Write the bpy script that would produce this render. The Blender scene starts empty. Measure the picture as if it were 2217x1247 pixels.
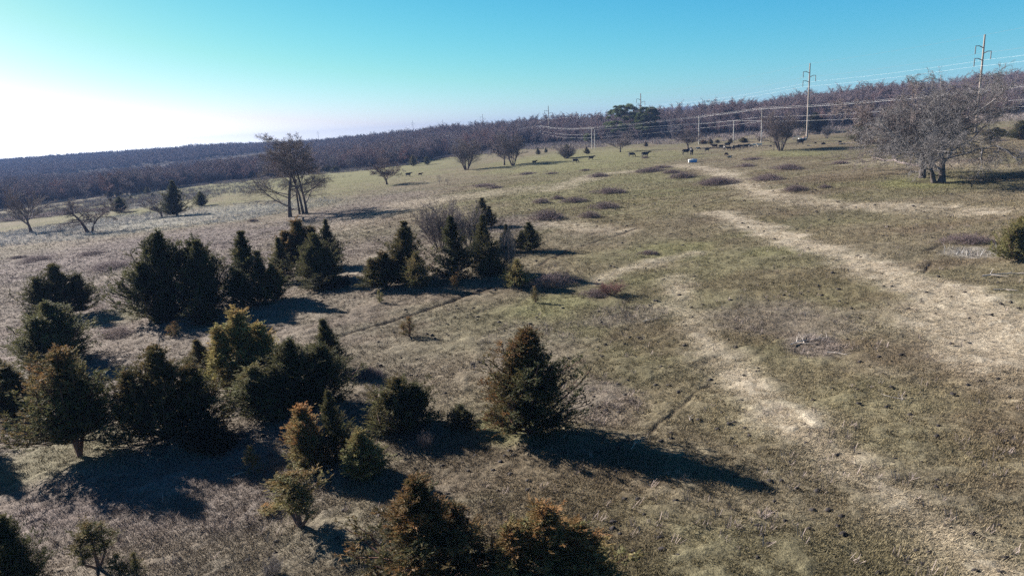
import bpy, math, random
import numpy as np
from mathutils import Matrix, Vector

sc = bpy.context.scene
col = sc.collection
PW, PH, FPX = 2217.0, 1247.0, 1476.0            # photograph size and focal length in its pixels

# ------------------------------------------------------------------ camera
def rx(a): c, s = np.cos(a), np.sin(a); return np.array([[1, 0, 0], [0, c, -s], [0, s, c]])
def rz(a): c, s = np.cos(a), np.sin(a); return np.array([[c, -s, 0], [s, c, 0], [0, 0, 1]])
PITCH, ROLL = math.radians(13.0), math.radians(-3.2)
CR = rx(np.pi / 2 - PITCH) @ rz(ROLL)
cd = bpy.data.cameras.new('camera'); cam = bpy.data.objects.new('camera', cd); col.objects.link(cam)
cam.matrix_world = Matrix([list(r) + [0] for r in CR] + [[0, 0, 0, 1]])
cd.sensor_width = 36.0; cd.lens = 36.0 * FPX / PW; cd.clip_start = 0.1; cd.clip_end = 30000
sc.camera = cam

# ------------------------------------------------------------------ world, sun, exposure
SUN_AZ, SUN_EL = math.radians(142.0), math.radians(23.5)      # azimuth of the sun measured from +X
sd = Vector((math.cos(SUN_AZ) * math.cos(SUN_EL), math.sin(SUN_AZ) * math.cos(SUN_EL), math.sin(SUN_EL)))
w = bpy.data.worlds.new('World'); sc.world = w; w.use_nodes = True
nt = w.node_tree; nt.nodes.clear()
out = nt.nodes.new('ShaderNodeOutputWorld'); bg = nt.nodes.new('ShaderNodeBackground')
sky = nt.nodes.new('ShaderNodeTexSky'); sky.sky_type = 'NISHITA'; sky.sun_disc = False
sky.sun_elevation = SUN_EL; sky.sun_rotation = math.pi / 2 - SUN_AZ
sky.air_density = 1.0; sky.dust_density = 0.32; sky.ozone_density = 3.6; sky.altitude = 250
# colour response of the sky, channel by channel, and a deeper blue towards the zenith
EXPO, SKYS = 1.6, 0.06
sepc, comb = nt.nodes.new('ShaderNodeSeparateColor'), nt.nodes.new('ShaderNodeCombineColor')
nt.links.new(sky.outputs[0], sepc.inputs[0])
tcw = nt.nodes.new('ShaderNodeTexCoord'); sx = nt.nodes.new('ShaderNodeSeparateXYZ'); nt.links.new(tcw.outputs['Generated'], sx.inputs[0])
mrw = nt.nodes.new('ShaderNodeMapRange'); mrw.interpolation_type = 'SMOOTHSTEP'
for k_, v_ in enumerate((0.12, 0.75, 1.0, 0.20)): mrw.inputs[k_ + 1].default_value = v_
nt.links.new(sx.outputs[2], mrw.inputs[0])
for ch, (ref, gam, lev) in enumerate(((2.8, 2.0, .125), (4.8, 1.0, .60), (6.95, .38, .82))):
    dv = nt.nodes.new('ShaderNodeMath'); dv.operation = 'DIVIDE'; nt.links.new(sepc.outputs[ch], dv.inputs[0]); dv.inputs[1].default_value = ref
    pw = nt.nodes.new('ShaderNodeMath'); pw.operation = 'POWER'; nt.links.new(dv.outputs[0], pw.inputs[0]); pw.inputs[1].default_value = gam
    ml = nt.nodes.new('ShaderNodeMath'); ml.operation = 'MULTIPLY'; nt.links.new(pw.outputs[0], ml.inputs[0]); ml.inputs[1].default_value = lev / (SKYS * 2 ** EXPO)
    mz = nt.nodes.new('ShaderNodeMath'); mz.operation = 'MULTIPLY'; nt.links.new(ml.outputs[0], mz.inputs[0]); nt.links.new(mrw.outputs[0], mz.inputs[1])
    if ch == 0: red_out = mz
    else:                                                   # towards the sun the sky turns white, never pink
        mx = nt.nodes.new('ShaderNodeMath'); mx.operation = 'MAXIMUM'; nt.links.new(mz.outputs[0], mx.inputs[0]); nt.links.new(red_out.outputs[0], mx.inputs[1]); mz = mx
    if ch == 1: red_out = mz
    nt.links.new(mz.outputs[0], comb.inputs[ch])
nt.links.new(comb.outputs[0], bg.inputs[0]); bg.inputs[1].default_value = SKYS
nt.links.new(bg.outputs[0], out.inputs[0])
sl = bpy.data.lights.new('sun', 'SUN'); sl.energy = 5.0; sl.angle = math.radians(0.5); sl.color = (1.0, 0.93, 0.86)
so = bpy.data.objects.new('sun', sl); col.objects.link(so)
so.rotation_euler = (-sd).to_track_quat('-Z', 'Y').to_euler()
vs = sc.view_settings; vs.view_transform = 'Standard'; vs.look = 'None'; vs.exposure = EXPO; vs.gamma = 1.0; vs.use_curve_mapping = False
sc.render.engine = 'CYCLES'
sc.cycles.max_bounces = 6; sc.cycles.diffuse_bounces = 2; sc.cycles.transmission_bounces = 3; sc.cycles.volume_bounces = 0
sc.cycles.use_adaptive_sampling = False; sc.cycles.use_denoising = False

# ------------------------------------------------------------------ noise and terrain
def _h(i, j, s):
    n = (i.astype(np.int64) * 374761393 + j.astype(np.int64) * 668265263 + s * 974634777) & 0x7fffffff
    n = ((n ^ (n >> 13)) * 1274126177) & 0x7fffffff
    return ((n ^ (n >> 16)) & 0xffff) / 65535.0
def vnoise(x, y, s=0):
    i, j = np.floor(x), np.floor(y); fx, fy = x - i, y - j
    fx = fx * fx * (3 - 2 * fx); fy = fy * fy * (3 - 2 * fy)
    a, b = _h(i, j, s), _h(i + 1, j, s); c, d = _h(i, j + 1, s), _h(i + 1, j + 1, s)
    return (a + (b - a) * fx) * (1 - fy) + (c + (d - c) * fx) * fy
def fbm(x, y, s=0, o=4, g=0.5):
    t = 0; a = 1.0; n = 0
    for k in range(o):
        t = t + a * vnoise(x * 2 ** k + 17.3 * k, y * 2 ** k - 9.1 * k, s + k); n += a; a *= g
    return t / n
def sstep(a, b, x):
    t = np.clip((x - a) / (b - a), 0, 1); return t * t * (3 - 2 * t)

KX = [-4000, -1000, -420, -210, -40, 30, 90, 130, 210, 400, 4000]
Y0 = [900, 800, 650, 560, 400, 330, 240, 225, 215, 215, 215]
Y1 = [2000, 1500, 1100, 950, 620, 520, 360, 340, 360, 380, 380]
TG = [-10, -9, -6, -4.5, -4, -4.5, -5, -4, 0.5, 7, 7]
def height(x, y):
    x = np.asarray(x, float); y = np.asarray(y, float)
    xs = 110 * np.tanh(x / 110.0) * 0.35 + 0.65 * np.clip(x, -260, 260)
    base = -11.7 + 0.05 * np.where(x < 0, np.maximum(x, -270), xs)
    base = base + 2.7 * sstep(270, 400, y) * sstep(-70, 30, x)
    y0, y1, tg = np.interp(x, KX, Y0), np.interp(x, KX, Y1), np.interp(x, KX, TG)
    s = sstep(0, 1, (y - y0) / (y1 - y0))
    z = base + (tg - base) * s
    z = z - 14 * sstep(0, 1, (y - y1) / (0.9 * y1 + 300))           # the land falls away behind the first ridge
    z = z + 30 * np.exp(-((x - 390) / 190.0) ** 2 - ((y - 1500) / 230.0) ** 2)
    r = np.hypot(x, y)
    und = (vnoise(x / 37, y / 29, 5) - .5) * 0.9 + (vnoise(x / 14, y / 9, 6) - .5) * 0.28
    z = z + und * sstep(10, 60, r) + (vnoise(x / 120, y / 120, 8) - .5) * 6 * sstep(500, 1200, r)
    return z

def ray(px, py):
    return CR @ np.array([(px - PW / 2) / FPX, -(py - PH / 2) / FPX, -1.0])
_ts = np.exp(np.linspace(math.log(5), math.log(6000), 1400))
def at(px, py):
    d = ray(px, py); P = _ts[:, None] * d
    below = P[:, 2] < height(P[:, 0], P[:, 1])
    k = int(np.argmax(below)) if below.any() else len(_ts) - 1
    a, b = _ts[max(k - 1, 0)], _ts[k]
    for _ in range(25):
        m = .5 * (a + b); q = d * m
        if q[2] < height(q[0], q[1]): b = m
        else: a = m
    return d * b
def proj(P):
    q = CR.T @ np.asarray(P, float); return PW / 2 + FPX * q[0] / -q[2], PH / 2 - FPX * q[1] / -q[2]
def depth(P): return float(-(CR.T @ np.asarray(P, float))[2])
def tall(P, topy):
    lo, hi = 0.0, 90.0
    for _ in range(45):
        m = .5 * (lo + hi)
        if proj(P + np.array([0, 0, m]))[1] > topy: lo = m
        else: hi = m
    return m

# ------------------------------------------------------------------ mesh and object helpers
def mesh(name, V, faces, mat=None, attrs=None, smooth=False):
    """V (n,3); faces: list of int arrays (m,3) or (m,4)"""
    me = bpy.data.meshes.new(name); V = np.ascontiguousarray(V, np.float32)
    me.vertices.add(len(V)); me.vertices.foreach_set('co', V.ravel())
    li = np.concatenate([f.ravel() for f in faces]).astype(np.int32)
    ln = np.concatenate([np.full(len(f), f.shape[1], np.int32) for f in faces])
    st = np.concatenate([[0], np.cumsum(ln)[:-1]]).astype(np.int32)
    me.loops.add(len(li)); me.loops.foreach_set('vertex_index', li)
    me.polygons.add(len(ln)); me.polygons.foreach_set('loop_start', st)
    if smooth: me.polygons.foreach_set('use_smooth', np.ones(len(ln), bool))
    me.update(calc_edges=True)
    for k, v in (attrs or {}).items():
        v = np.ascontiguousarray(v, np.float32)
        if v.ndim == 2:
            c = np.ones((len(V), 4), np.float32); c[:, :3] = v
            a = me.attributes.new(k, 'FLOAT_COLOR', 'POINT'); a.data.foreach_set('color', c.ravel())
        else:
            a = me.attributes.new(k, 'FLOAT', 'POINT'); a.data.foreach_set('value', v)
    if mat: me.materials.append(mat)
    return me
def link(name, data, parent=None, loc=(0, 0, 0), rot=0.0, scale=(1, 1, 1), color=None):
    o = bpy.data.objects.new(name, data); col.objects.link(o)
    if parent: o.parent = parent
    o.location = loc; o.rotation_euler = (0, 0, rot); o.scale = scale
    if color: o.color = color
    return o
def tag(o, label=None, cat=None, group=None, kind=None):
    if label: o['label'] = label
    if cat: o['category'] = cat
    if group: o['group'] = group
    if kind: o['kind'] = kind
    return o
def thing(name, parts, loc, rot=0.0, scale=(1, 1, 1), color=(0, .5, 0, 1), label=None, cat=None, group=None):
    root = link(name, None, None, loc, rot, scale); root.empty_display_size = 0.3
    tag(root, label, cat, group)
    for pn, me in parts: link(pn, me, root, color=color)
    return root
def nrm(a): return a / np.maximum(np.linalg.norm(a, axis=-1, keepdims=True), 1e-9)
def tubes(N, R, sides=4):
    """N (n,k,3) polylines, R (n,k) radii -> verts, quads"""
    n, k, _ = N.shape
    T = np.empty_like(N); T[:, 1:-1] = N[:, 2:] - N[:, :-2]; T[:, 0] = N[:, 1] - N[:, 0]; T[:, -1] = N[:, -1] - N[:, -2]
    T = nrm(T)
    ref = np.where(np.abs(T[..., 2:3]) > .9, np.array([1., 0, 0]), np.array([0., 0, 1]))
    U = nrm(np.cross(T, ref)); Wv = np.cross(T, U)
    a = np.linspace(0, 2 * np.pi, sides, endpoint=False)
    V = N[:, :, None, :] + R[:, :, None, None] * (np.cos(a)[:, None] * U[:, :, None, :] + np.sin(a)[:, None] * Wv[:, :, None, :])
    i = np.arange(n)[:, None, None] * k * sides + np.arange(k - 1)[None, :, None] * sides
    s0 = np.arange(sides)[None, None, :]; s1 = (s0 + 1) % sides
    F = np.stack([i + s0, i + s1, i + sides + s1, i + sides + s0], -1).reshape(-1, 4)
    return V.reshape(-1, 3), F
def merge(lst):
    V, Fs, o = [], [], 0
    for v, f in lst:
        V.append(v); Fs.append(f + o); o += len(v)
    return np.concatenate(V), Fs

# ------------------------------------------------------------------ materials
def new_mat(name):
    m = bpy.data.materials.new(name); m.use_nodes = True; t = m.node_tree; t.nodes.clear()
    return m, t, t.nodes.new, t.links.new
def principled(t, new, ln, rough=.9, spec=.2):
    o = new('ShaderNodeOutputMaterial'); b = new('ShaderNodeBsdfPrincipled')
    b.inputs['Roughness'].default_value = rough; b.inputs['Specular IOR Level'].default_value = spec
    ln(b.outputs[0], o.inputs[0]); return b, o
def mixc(new, ln, fac, a, b, mode='MIX'):
    m = new('ShaderNodeMix'); m.data_type = 'RGBA'; m.blend_type = mode
    for i, v in ((0, fac), (6, a), (7, b)):
        if hasattr(v, 'links'): ln(v, m.inputs[i])
        elif i == 0: m.inputs[0].default_value = v
        else: m.inputs[i].default_value = (*v, 1)
    return m.outputs[2]
def noise(new, ln, scale, detail=4, vec=None, rough=.6):
    n = new('ShaderNodeTexNoise'); n.inputs['Scale'].default_value = scale; n.inputs['Detail'].default_value = detail
    n.inputs['Roughness'].default_value = rough
    if vec is not None: ln(vec, n.inputs['Vector'])
    return n
def ramp(new, ln, src, a, b):
    r = new('ShaderNodeMapRange'); r.inputs[1].default_value = a; r.inputs[2].default_value = b; ln(src, r.inputs[0]); return r.outputs[0]

def mat_plain(name, c, rough=.8, var=.25, scale=3, metal=0, spec=.3):
    m, t, new, ln = new_mat(name); b, o = principled(t, new, ln, rough, spec)
    tc = new('ShaderNodeTexCoord'); n = noise(new, ln, scale, 4, tc.outputs['Object'])
    ln(mixc(new, ln, n.outputs[0], [x * (1 - var) for x in c], [min(1, x * (1 + var)) for x in c]), b.inputs['Base Color'])
    b.inputs['Metallic'].default_value = metal
    return m

def mat_leaf(name, dark, olive, rust, trans=.34):
    """object colour: r = amount of rust, g = brightness, b = amount of olive; mesh attribute tip = outer and sunward ends"""
    m, t, new, ln = new_mat(name)
    o = new('ShaderNodeOutputMaterial')
    oi = new('ShaderNodeObjectInfo'); sep = new('ShaderNodeSeparateColor'); ln(oi.outputs['Color'], sep.inputs[0])
    at_ = new('ShaderNodeAttribute'); at_.attribute_name = 'tip'
    rn = new('ShaderNodeAttribute'); rn.attribute_name = 'rnd'
    tc = new('ShaderNodeTexCoord'); n = noise(new, ln, 1.6, 3, tc.outputs['Object'])
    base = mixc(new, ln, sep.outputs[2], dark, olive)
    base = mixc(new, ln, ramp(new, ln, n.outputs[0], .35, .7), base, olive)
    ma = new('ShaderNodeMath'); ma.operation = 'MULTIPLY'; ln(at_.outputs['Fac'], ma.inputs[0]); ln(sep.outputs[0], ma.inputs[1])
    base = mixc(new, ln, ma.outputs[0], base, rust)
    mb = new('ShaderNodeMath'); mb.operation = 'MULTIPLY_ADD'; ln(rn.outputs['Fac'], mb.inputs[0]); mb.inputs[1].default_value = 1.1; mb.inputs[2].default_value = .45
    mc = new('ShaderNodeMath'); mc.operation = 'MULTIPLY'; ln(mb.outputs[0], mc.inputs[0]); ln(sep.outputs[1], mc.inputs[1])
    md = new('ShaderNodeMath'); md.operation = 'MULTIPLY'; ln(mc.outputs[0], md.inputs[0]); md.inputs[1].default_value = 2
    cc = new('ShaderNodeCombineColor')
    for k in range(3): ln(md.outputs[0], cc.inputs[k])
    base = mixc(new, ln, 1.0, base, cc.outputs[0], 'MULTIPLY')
    p = new('ShaderNodeBsdfPrincipled'); p.inputs['Roughness'].default_value = .75; p.inputs['Specular IOR Level'].default_value = .25
    ln(base, p.inputs['Base Color'])
    tr = new('ShaderNodeBsdfTranslucent'); ln(base, tr.inputs[0])
    ms = new('ShaderNodeMixShader'); ms.inputs[0].default_value = trans
    ln(p.outputs[0], ms.inputs[1]); ln(tr.outputs[0], ms.inputs[2]); ln(ms.outputs[0], o.inputs[0])
    return m
def mat_bark(name, a, b, redden=(.12, .06, .05)):
    """object colour r = reddish twig tone"""
    m, t, new, ln = new_mat(name); p, o = principled(t, new, ln, .9, .15)
    oi = new('ShaderNodeObjectInfo'); sep = new('ShaderNodeSeparateColor'); ln(oi.outputs['Color'], sep.inputs[0])
    tc = new('ShaderNodeTexCoord'); n = noise(new, ln, 2.5, 4, tc.outputs['Object'])
    c = mixc(new, ln, n.outputs[0], a, b); c = mixc(new, ln, ramp(new, ln, oi.outputs['Random'], .7, 1.5), c, redden); c = mixc(new, ln, sep.outputs[0], c, redden)
    ln(c, p.inputs['Base Color']); return m
def mat_vcol(name, bump=None, var=.5, rough=1.0):
    m, t, new, ln = new_mat(name); p, o = principled(t, new, ln, rough, .05)
    a = new('ShaderNodeAttribute'); a.attribute_name = 'Col'
    c = a.outputs['Color']
    if bump:
        g = new('ShaderNodeNewGeometry')
        n1 = noise(new, ln, bump, 6, g.outputs['Position'], .7); n2 = noise(new, ln, bump * .22, 4, g.outputs['Position'])
        f = ramp(new, ln, n1.outputs[0], .3, .7)
        c = mixc(new, ln, 1.0, c, mixc(new, ln, f, (1 - var,) * 3, (1 + var,) * 3), 'MULTIPLY')
        c = mixc(new, ln, 1.0, c, mixc(new, ln, ramp(new, ln, n2.outputs[0], .3, .7), (.82, .80, .78), (1.18, 1.2, 1.2)), 'MULTIPLY')
        n3 = noise(new, ln, bump * 4.5, 3, g.outputs['Position'], .7)
        c = mixc(new, ln, 1.0, c, mixc(new, ln, ramp(new, ln, n3.outputs[0], .32, .68), (.55, .55, .55), (1.45, 1.45, 1.45)), 'MULTIPLY')
        bp = new('ShaderNodeBump'); bp.inputs['Strength'].default_value = 1.0; bp.inputs['Distance'].default_value = .07
        ad = new('ShaderNodeMath'); ad.operation = 'MULTIPLY_ADD'; ln(n2.outputs[0], ad.inputs[0]); ad.inputs[1].default_value = 1.5; ln(n1.outputs[0], ad.inputs[2])
        ln(ad.outputs[0], bp.inputs['Height']); ln(bp.outputs[0], p.inputs['Normal'])
    ln(c, p.inputs['Base Color']); return m

M_ground = mat_vcol('pasture_soil', 6.5, .36)
M_grass = mat_vcol('grass_blades')
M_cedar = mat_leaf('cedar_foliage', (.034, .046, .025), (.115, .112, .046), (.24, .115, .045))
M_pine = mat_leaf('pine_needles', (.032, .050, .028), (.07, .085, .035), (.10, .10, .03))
M_cedbark = mat_bark('cedar_bark', (.07, .05, .04), (.16, .13, .11))
M_bark = mat_bark('bare_bark', (.05, .042, .038), (.13, .108, .098))
M_greytwig = mat_bark('grey_twigs', (.115, .105, .104), (.24, .225, .222), (.20, .12, .10))
M_twig = mat_bark('bare_twigs', (.11, .096, .095), (.215, .195, .192), (.20, .10, .085))
M_woodtwig = mat_bark('wood_twigs', (.115, .10, .112), (.25, .22, .232), (.25, .13, .115))
M_bramble = mat_bark('bramble_canes', (.13, .095, .095), (.24, .185, .185), (.30, .24, .22))
M_weed = mat_bark('dry_weeds', (.20, .165, .16), (.36, .31, .29), (.34, .25, .18))
M_pole = mat_plain('pole_wood', (.30, .25, .21), .8, .25, 1.5)
M_paleP = mat_plain('pale_pole_wood', (.50, .46, .42), .8, .2, 1.5)
M_steel = mat_plain('weathered_steel', (.22, .17, .14), .6, .2, 3)
M_wire = mat_plain('aluminium_wire', (.75, .75, .75), .45, .05, 1)
M_insul = mat_plain('insulator_glaze', (.16, .14, .13), .35, .1, 4)
M_black = mat_plain('black_hide', (.012, .010, .010), .6, .4, 2)
M_brown = mat_plain('brown_hide', (.06, .022, .012), .65, .3, 2)
M_white = mat_plain('white_hide', (.62, .56, .48), .7, .12, 2)
M_deadwood = mat_plain('dead_wood', (.42, .37, .33), .9, .25, 6)

# ------------------------------------------------------------------ soil colour: where the pasture is green, straw, weedy or worn bare
def pl(pts): return np.array([at(*p)[:2] for p in pts])
def dist_line(x, y, P):
    d = np.full(x.shape, 1e9)
    for a, b in zip(P[:-1], P[1:]):
        ab = b - a; L = ab @ ab + 1e-9
        t = np.clip(((x - a[0]) * ab[0] + (y - a[1]) * ab[1]) / L, 0, 1)
        d = np.minimum(d, np.hypot(x - a[0] - t * ab[0], y - a[1] - t * ab[1]))
    return d
STRAW = [  # polyline in the pasture, half width, strength
 ([(1470, 358), (1530, 366), (1580, 380), (1625, 405), (1670, 425), (1760, 440), (1900, 448), (2050, 452), (2140, 462)], 2.2, .65),
 ([(1545, 462), (1600, 478), (1660, 495), (1730, 528), (1850, 560), (1950, 600), (2060, 640), (2160, 690)], 1.7, .8),
 ([(2150, 690), (2190, 730), (2230, 770)], 3.2, 1.0), ([(2060, 720), (2150, 755), (2217, 770)], 1.6, .7),
 ([(1290, 610), (1340, 588), (1420, 565), (1500, 548)], .9, .45),
 ([(1465, 600), (1470, 640), (1495, 705), (1560, 770), (1640, 840), (1700, 905), (1790, 980), (1890, 1040), (2000, 1120), (2160, 1235)], 1.1, .44), ([(1600, 808), (1640, 842), (1700, 905), (1790, 980), (1890, 1040), (2000, 1120), (2160, 1235)], .9, .66),
 ([(1200, 410), (1290, 378), (1360, 372)], 3, .5), ([(1180, 470), (1240, 495), (1310, 500)], 2.5, .45),
 ([(740, 610), (790, 580), (860, 545)], 2, .45), ([(700, 500), (800, 470), (900, 440), (1010, 425), (1130, 408)], 6, .38),
 ([(330, 497), (440, 478), (520, 465)], 2, .5), ([(120, 640), (210, 610), (300, 590)], 2.0, .3), ([(1840, 350), (1950, 355), (2200, 365)], 3, .3)]
GREEN = [  # px centre, px radii, strength
 (2000, 398, 150, 14, .8), (1250, 350, 500, 26, .65), (700, 400, 300, 44, .7), (1300, 420, 500, 60, .35), (480, 412, 230, 28, .75), (330, 455, 60, 12, .5), (450, 470, 260, 20, .45), (1460, 540, 130, 16, .5), (1680, 545, 90, 10, .4),
 (1720, 332, 120, 10, .6), (260, 680, 60, 22, .5), (1640, 640, 500, 120, .12), (120, 990, 120, 60, .4), (1180, 660, 90, 22, .45), (1090, 925, 40, 25, .6), (1900, 930, 320, 120, .18)]
WEED = [(230, 560, 330, 45, .55), (420, 610, 330, 55, .35), (1090, 490, 120, 22, .5), (1680, 690, 140, 50, .35), (1760, 745, 60, 22, .5), (320, 1110, 330, 110, .35),
 (1300, 870, 70, 45, .4), (1150, 760, 130, 60, .2), (2080, 350, 150, 12, .4), (1350, 690, 80, 20, .35), (850, 560, 160, 60, .25), (800, 450, 140, 30, .3)]
FROST = [(250, 490, 330, 20, .5), (60, 510, 120, 20, .5), (520, 470, 60, 8, .4), (330, 440, 40, 10, .5), (2110, 548, 60, 12, .5)]
DIRT = [([(745, 726), (800, 710), (870, 690), (940, 665), (1010, 640), (1062, 622)], .22, 1),
 ([(1165, 575), (1230, 542), (1310, 515), (1390, 494)], .19, .9), ([(1510, 448), (1570, 430), (1620, 412)], .2, .7),
 ([(1265, 985), (1330, 965), (1400, 938), (1450, 905), (1490, 872), (1540, 828)], .08, .5), ([(1640, 770), (1700, 715)], .1, .3), ([(2000, 590), (2012, 570)], .12, .8),
 ([(1540, 322), (1600, 320), (1660, 316), (1740, 309), (1830, 304)], 2.2, .85), ([(1500, 321), (1545, 322)], 1.0, .6),
 ([(560, 478), (620, 462), (700, 452)], .5, .6), ([(380, 492), (480, 480), (560, 470)], .3, .5), ([(1225, 352), (1330, 350), (1400, 346)], .5, .4),
 ([(0, 515), (120, 500), (260, 497)], .4, .5), ([(2050, 395), (1990, 392)], 1.4, .7), ([(1700, 405), (1760, 375), (1800, 355)], .25, .5), ([(2000, 545), (2060, 520)], .2, .6)]
STRAW = [(pl(p), hw, s) for p, hw, s in STRAW]; DIRT = [(pl(p), hw, s) for p, hw, s in DIRT]
def ell(L):
    r = []
    for cx, cy, ax, ay, s in L:
        c = at(cx, cy); e = at(cx + ax, cy); f = at(cx, cy - ay); g = at(cx, cy + ay)
        r.append((c[0], .5 * (f[1] + g[1]), abs(e[0] - c[0]) + .5, .5 * abs(f[1] - g[1]) + .5, s))
    return r
GREEN, WEED, FROST = ell(GREEN), ell(WEED), ell(FROST)
def esum(L, x, y, wob):
    m = np.zeros(x.shape)
    for cx, cy, a, b, s in L:
        d = np.hypot((x - cx) / a, (y - cy) / b) + wob
        m = np.maximum(m, s * (1 - sstep(.45, 1.25, d)))
    return m
# pasture edge: forest floor lies beyond this line
EDGE = pl([(-500, 500), (-200, 480), (0, 456), (110, 449), (240, 431), (330, 411), (430, 399), (560, 389), (700, 373), (800, 366), (880, 358), (960, 342), (1060, 330), (1135, 318)])
EDGE2 = np.array([at(1135, 318)[:2], [40, 330], [75, 285], [110, 245], [150, 228], [220, 205], [500, 200]])
EDGEL = np.concatenate([EDGE, EDGE2[1:]])
EDGEL = EDGEL[np.argsort(EDGEL[:, 0])]
def edge_y(x): return np.interp(x, EDGEL[:, 0], EDGEL[:, 1])
def soil(x, y):
    C = lambda *c: np.array(c)[None, :]
    r = np.hypot(x, y)
    n1 = fbm(x / 6.5, y / 5.0, 21, 4); n2 = fbm(x / 1.1, y / .9, 31, 3); n3 = fbm(x / 22, y / 13, 41, 3)
    wob = (fbm(x / 3.0, y / 2.4, 51, 3) - .5) * 1.0
    wb2 = (fbm(x / 1.6, y / 1.3, 61, 3) - .5)
    c = C(.160, .135, .092) + (n1 - .5)[:, None] * C(.07, .05, .03)
    g0 = sstep(.46, .62, n3) * .55 + sstep(.5, .68, n1) * .25
    c = c + (C(.122, .114, .064) - c) * np.clip(g0, 0, .8)[:, None]
    k = sstep(.52, .7, fbm(x / 9, y / 4.5, 71, 4)) * .45
    c = c + (C(.10, .072, .05) - c) * k[:, None]
    k = sstep(-4, -40, x) * .5 * sstep(230, 120, r) + sstep(120, 20, r) * sstep(4, -12, x) * .45
    c = c + (C(.215, .18, .168) - c) * np.clip(k, 0, .75)[:, None]
    g = esum(GREEN, x, y, wob * .8); c = c + (C(.165, .165, .078) - c) * g[:, None]
    g = esum(WEED, x, y, wob); c = c + (C(.165, .135, .14) - c) * g[:, None]
    g = esum(FROST, x, y, wob * .7); c = c + (C(.33, .32, .32) - c) * (g * (.5 + .7 * n2))[:, None]
    straw = np.zeros(x.shape); dirt = np.zeros(x.shape)
    for P, hw, s in STRAW:
        d = dist_line(x, y, P) / hw + wob * 1.5 + wb2 * .9
        straw = np.maximum(straw, s * (1 - sstep(.05, 1.9, d)))
    straw = np.clip(straw * (.65 + .8 * n2), 0, 1)
    straw = straw * (.78 + .32 * sstep(.3, .62, n1))
    straw = np.clip(straw, 0, .78); c = c + (C(.36, .312, .245) - c) * straw[:, None]
    for P, hw, s in DIRT:
        d = dist_line(x + (n1 - .5) * .9 + wb2 * .5, y + wob * .35, P) / hw + wb2 * 1.4
        dirt = np.maximum(dirt, s * (1 - sstep(.4, 1.5, d)) * np.clip(.6 + 1.0 * n2, 0, 1))
    c = c + (C(.045, .033, .024) - c) * dirt[:, None]
    ef = sstep(-3, 12, y - edge_y(x) + (n1 - .5) * 14)
    c = c + (C(.048, .04, .037) - c) * ef[:, None]
    return np.clip(c * 1.0 * (.72 + .56 * n2)[:, None], .004, 1), straw, dirt, ef

# ------------------------------------------------------------------ ground: one sheet to the horizon
def build_ground():
    a1 = np.radians(np.linspace(90 + 66, 90 - 66, 960))
    a2 = np.radians(np.linspace(90 - 66, 90 - 66 - 228, 90)[1:-1])
    A = np.concatenate([a1, a2])
    R = np.concatenate([[0.5, 3, 7, 11], np.exp(np.linspace(math.log(14), math.log(420), 760)), np.exp(np.linspace(math.log(430), math.log(3300), 70))])
    X = R[:, None] * np.cos(A); Y = R[:, None] * np.sin(A)
    x, y = X.ravel(), Y.ravel(); z = height(x, y)
    c, straw, dirt, ef = soil(x, y)
    rr = np.hypot(x, y)
    z = z - .12 * dirt * sstep(1.0, .3, straw) * sstep(200, 60, rr) + ((fbm(x / .55, y / .55, 81, 3) - .5) * .16 + (fbm(x / 2.2, y / 2.0, 83, 2) - .5) * .16) * sstep(160, 50, rr)
    n, k = len(R), len(A)
    i = np.arange(n - 1)[:, None] * k; j = np.arange(k)[None, :]; j1 = (j + 1) % k
    F = np.stack([i + j, i + k + j, i + k + j1, i + j1], -1).reshape(-1, 4)
    V = np.stack([x, y, z], -1); V = np.concatenate([V, [[0, 0, float(height(0, 0))]]])
    c = np.concatenate([c, c[:1]])
    cen = len(V) - 1
    F3 = np.stack([np.full(k, cen), np.arange(k), (np.arange(k) + 1) % k], -1)
    me = mesh('ground', V, [F[:, ::-1], F3[:, ::-1]], M_ground, {'Col': c}, True)
    me.flip_normals() if me.polygons[5].normal.z < 0 else None
    tag(link('ground', me), kind='structure')
build_ground()

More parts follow.
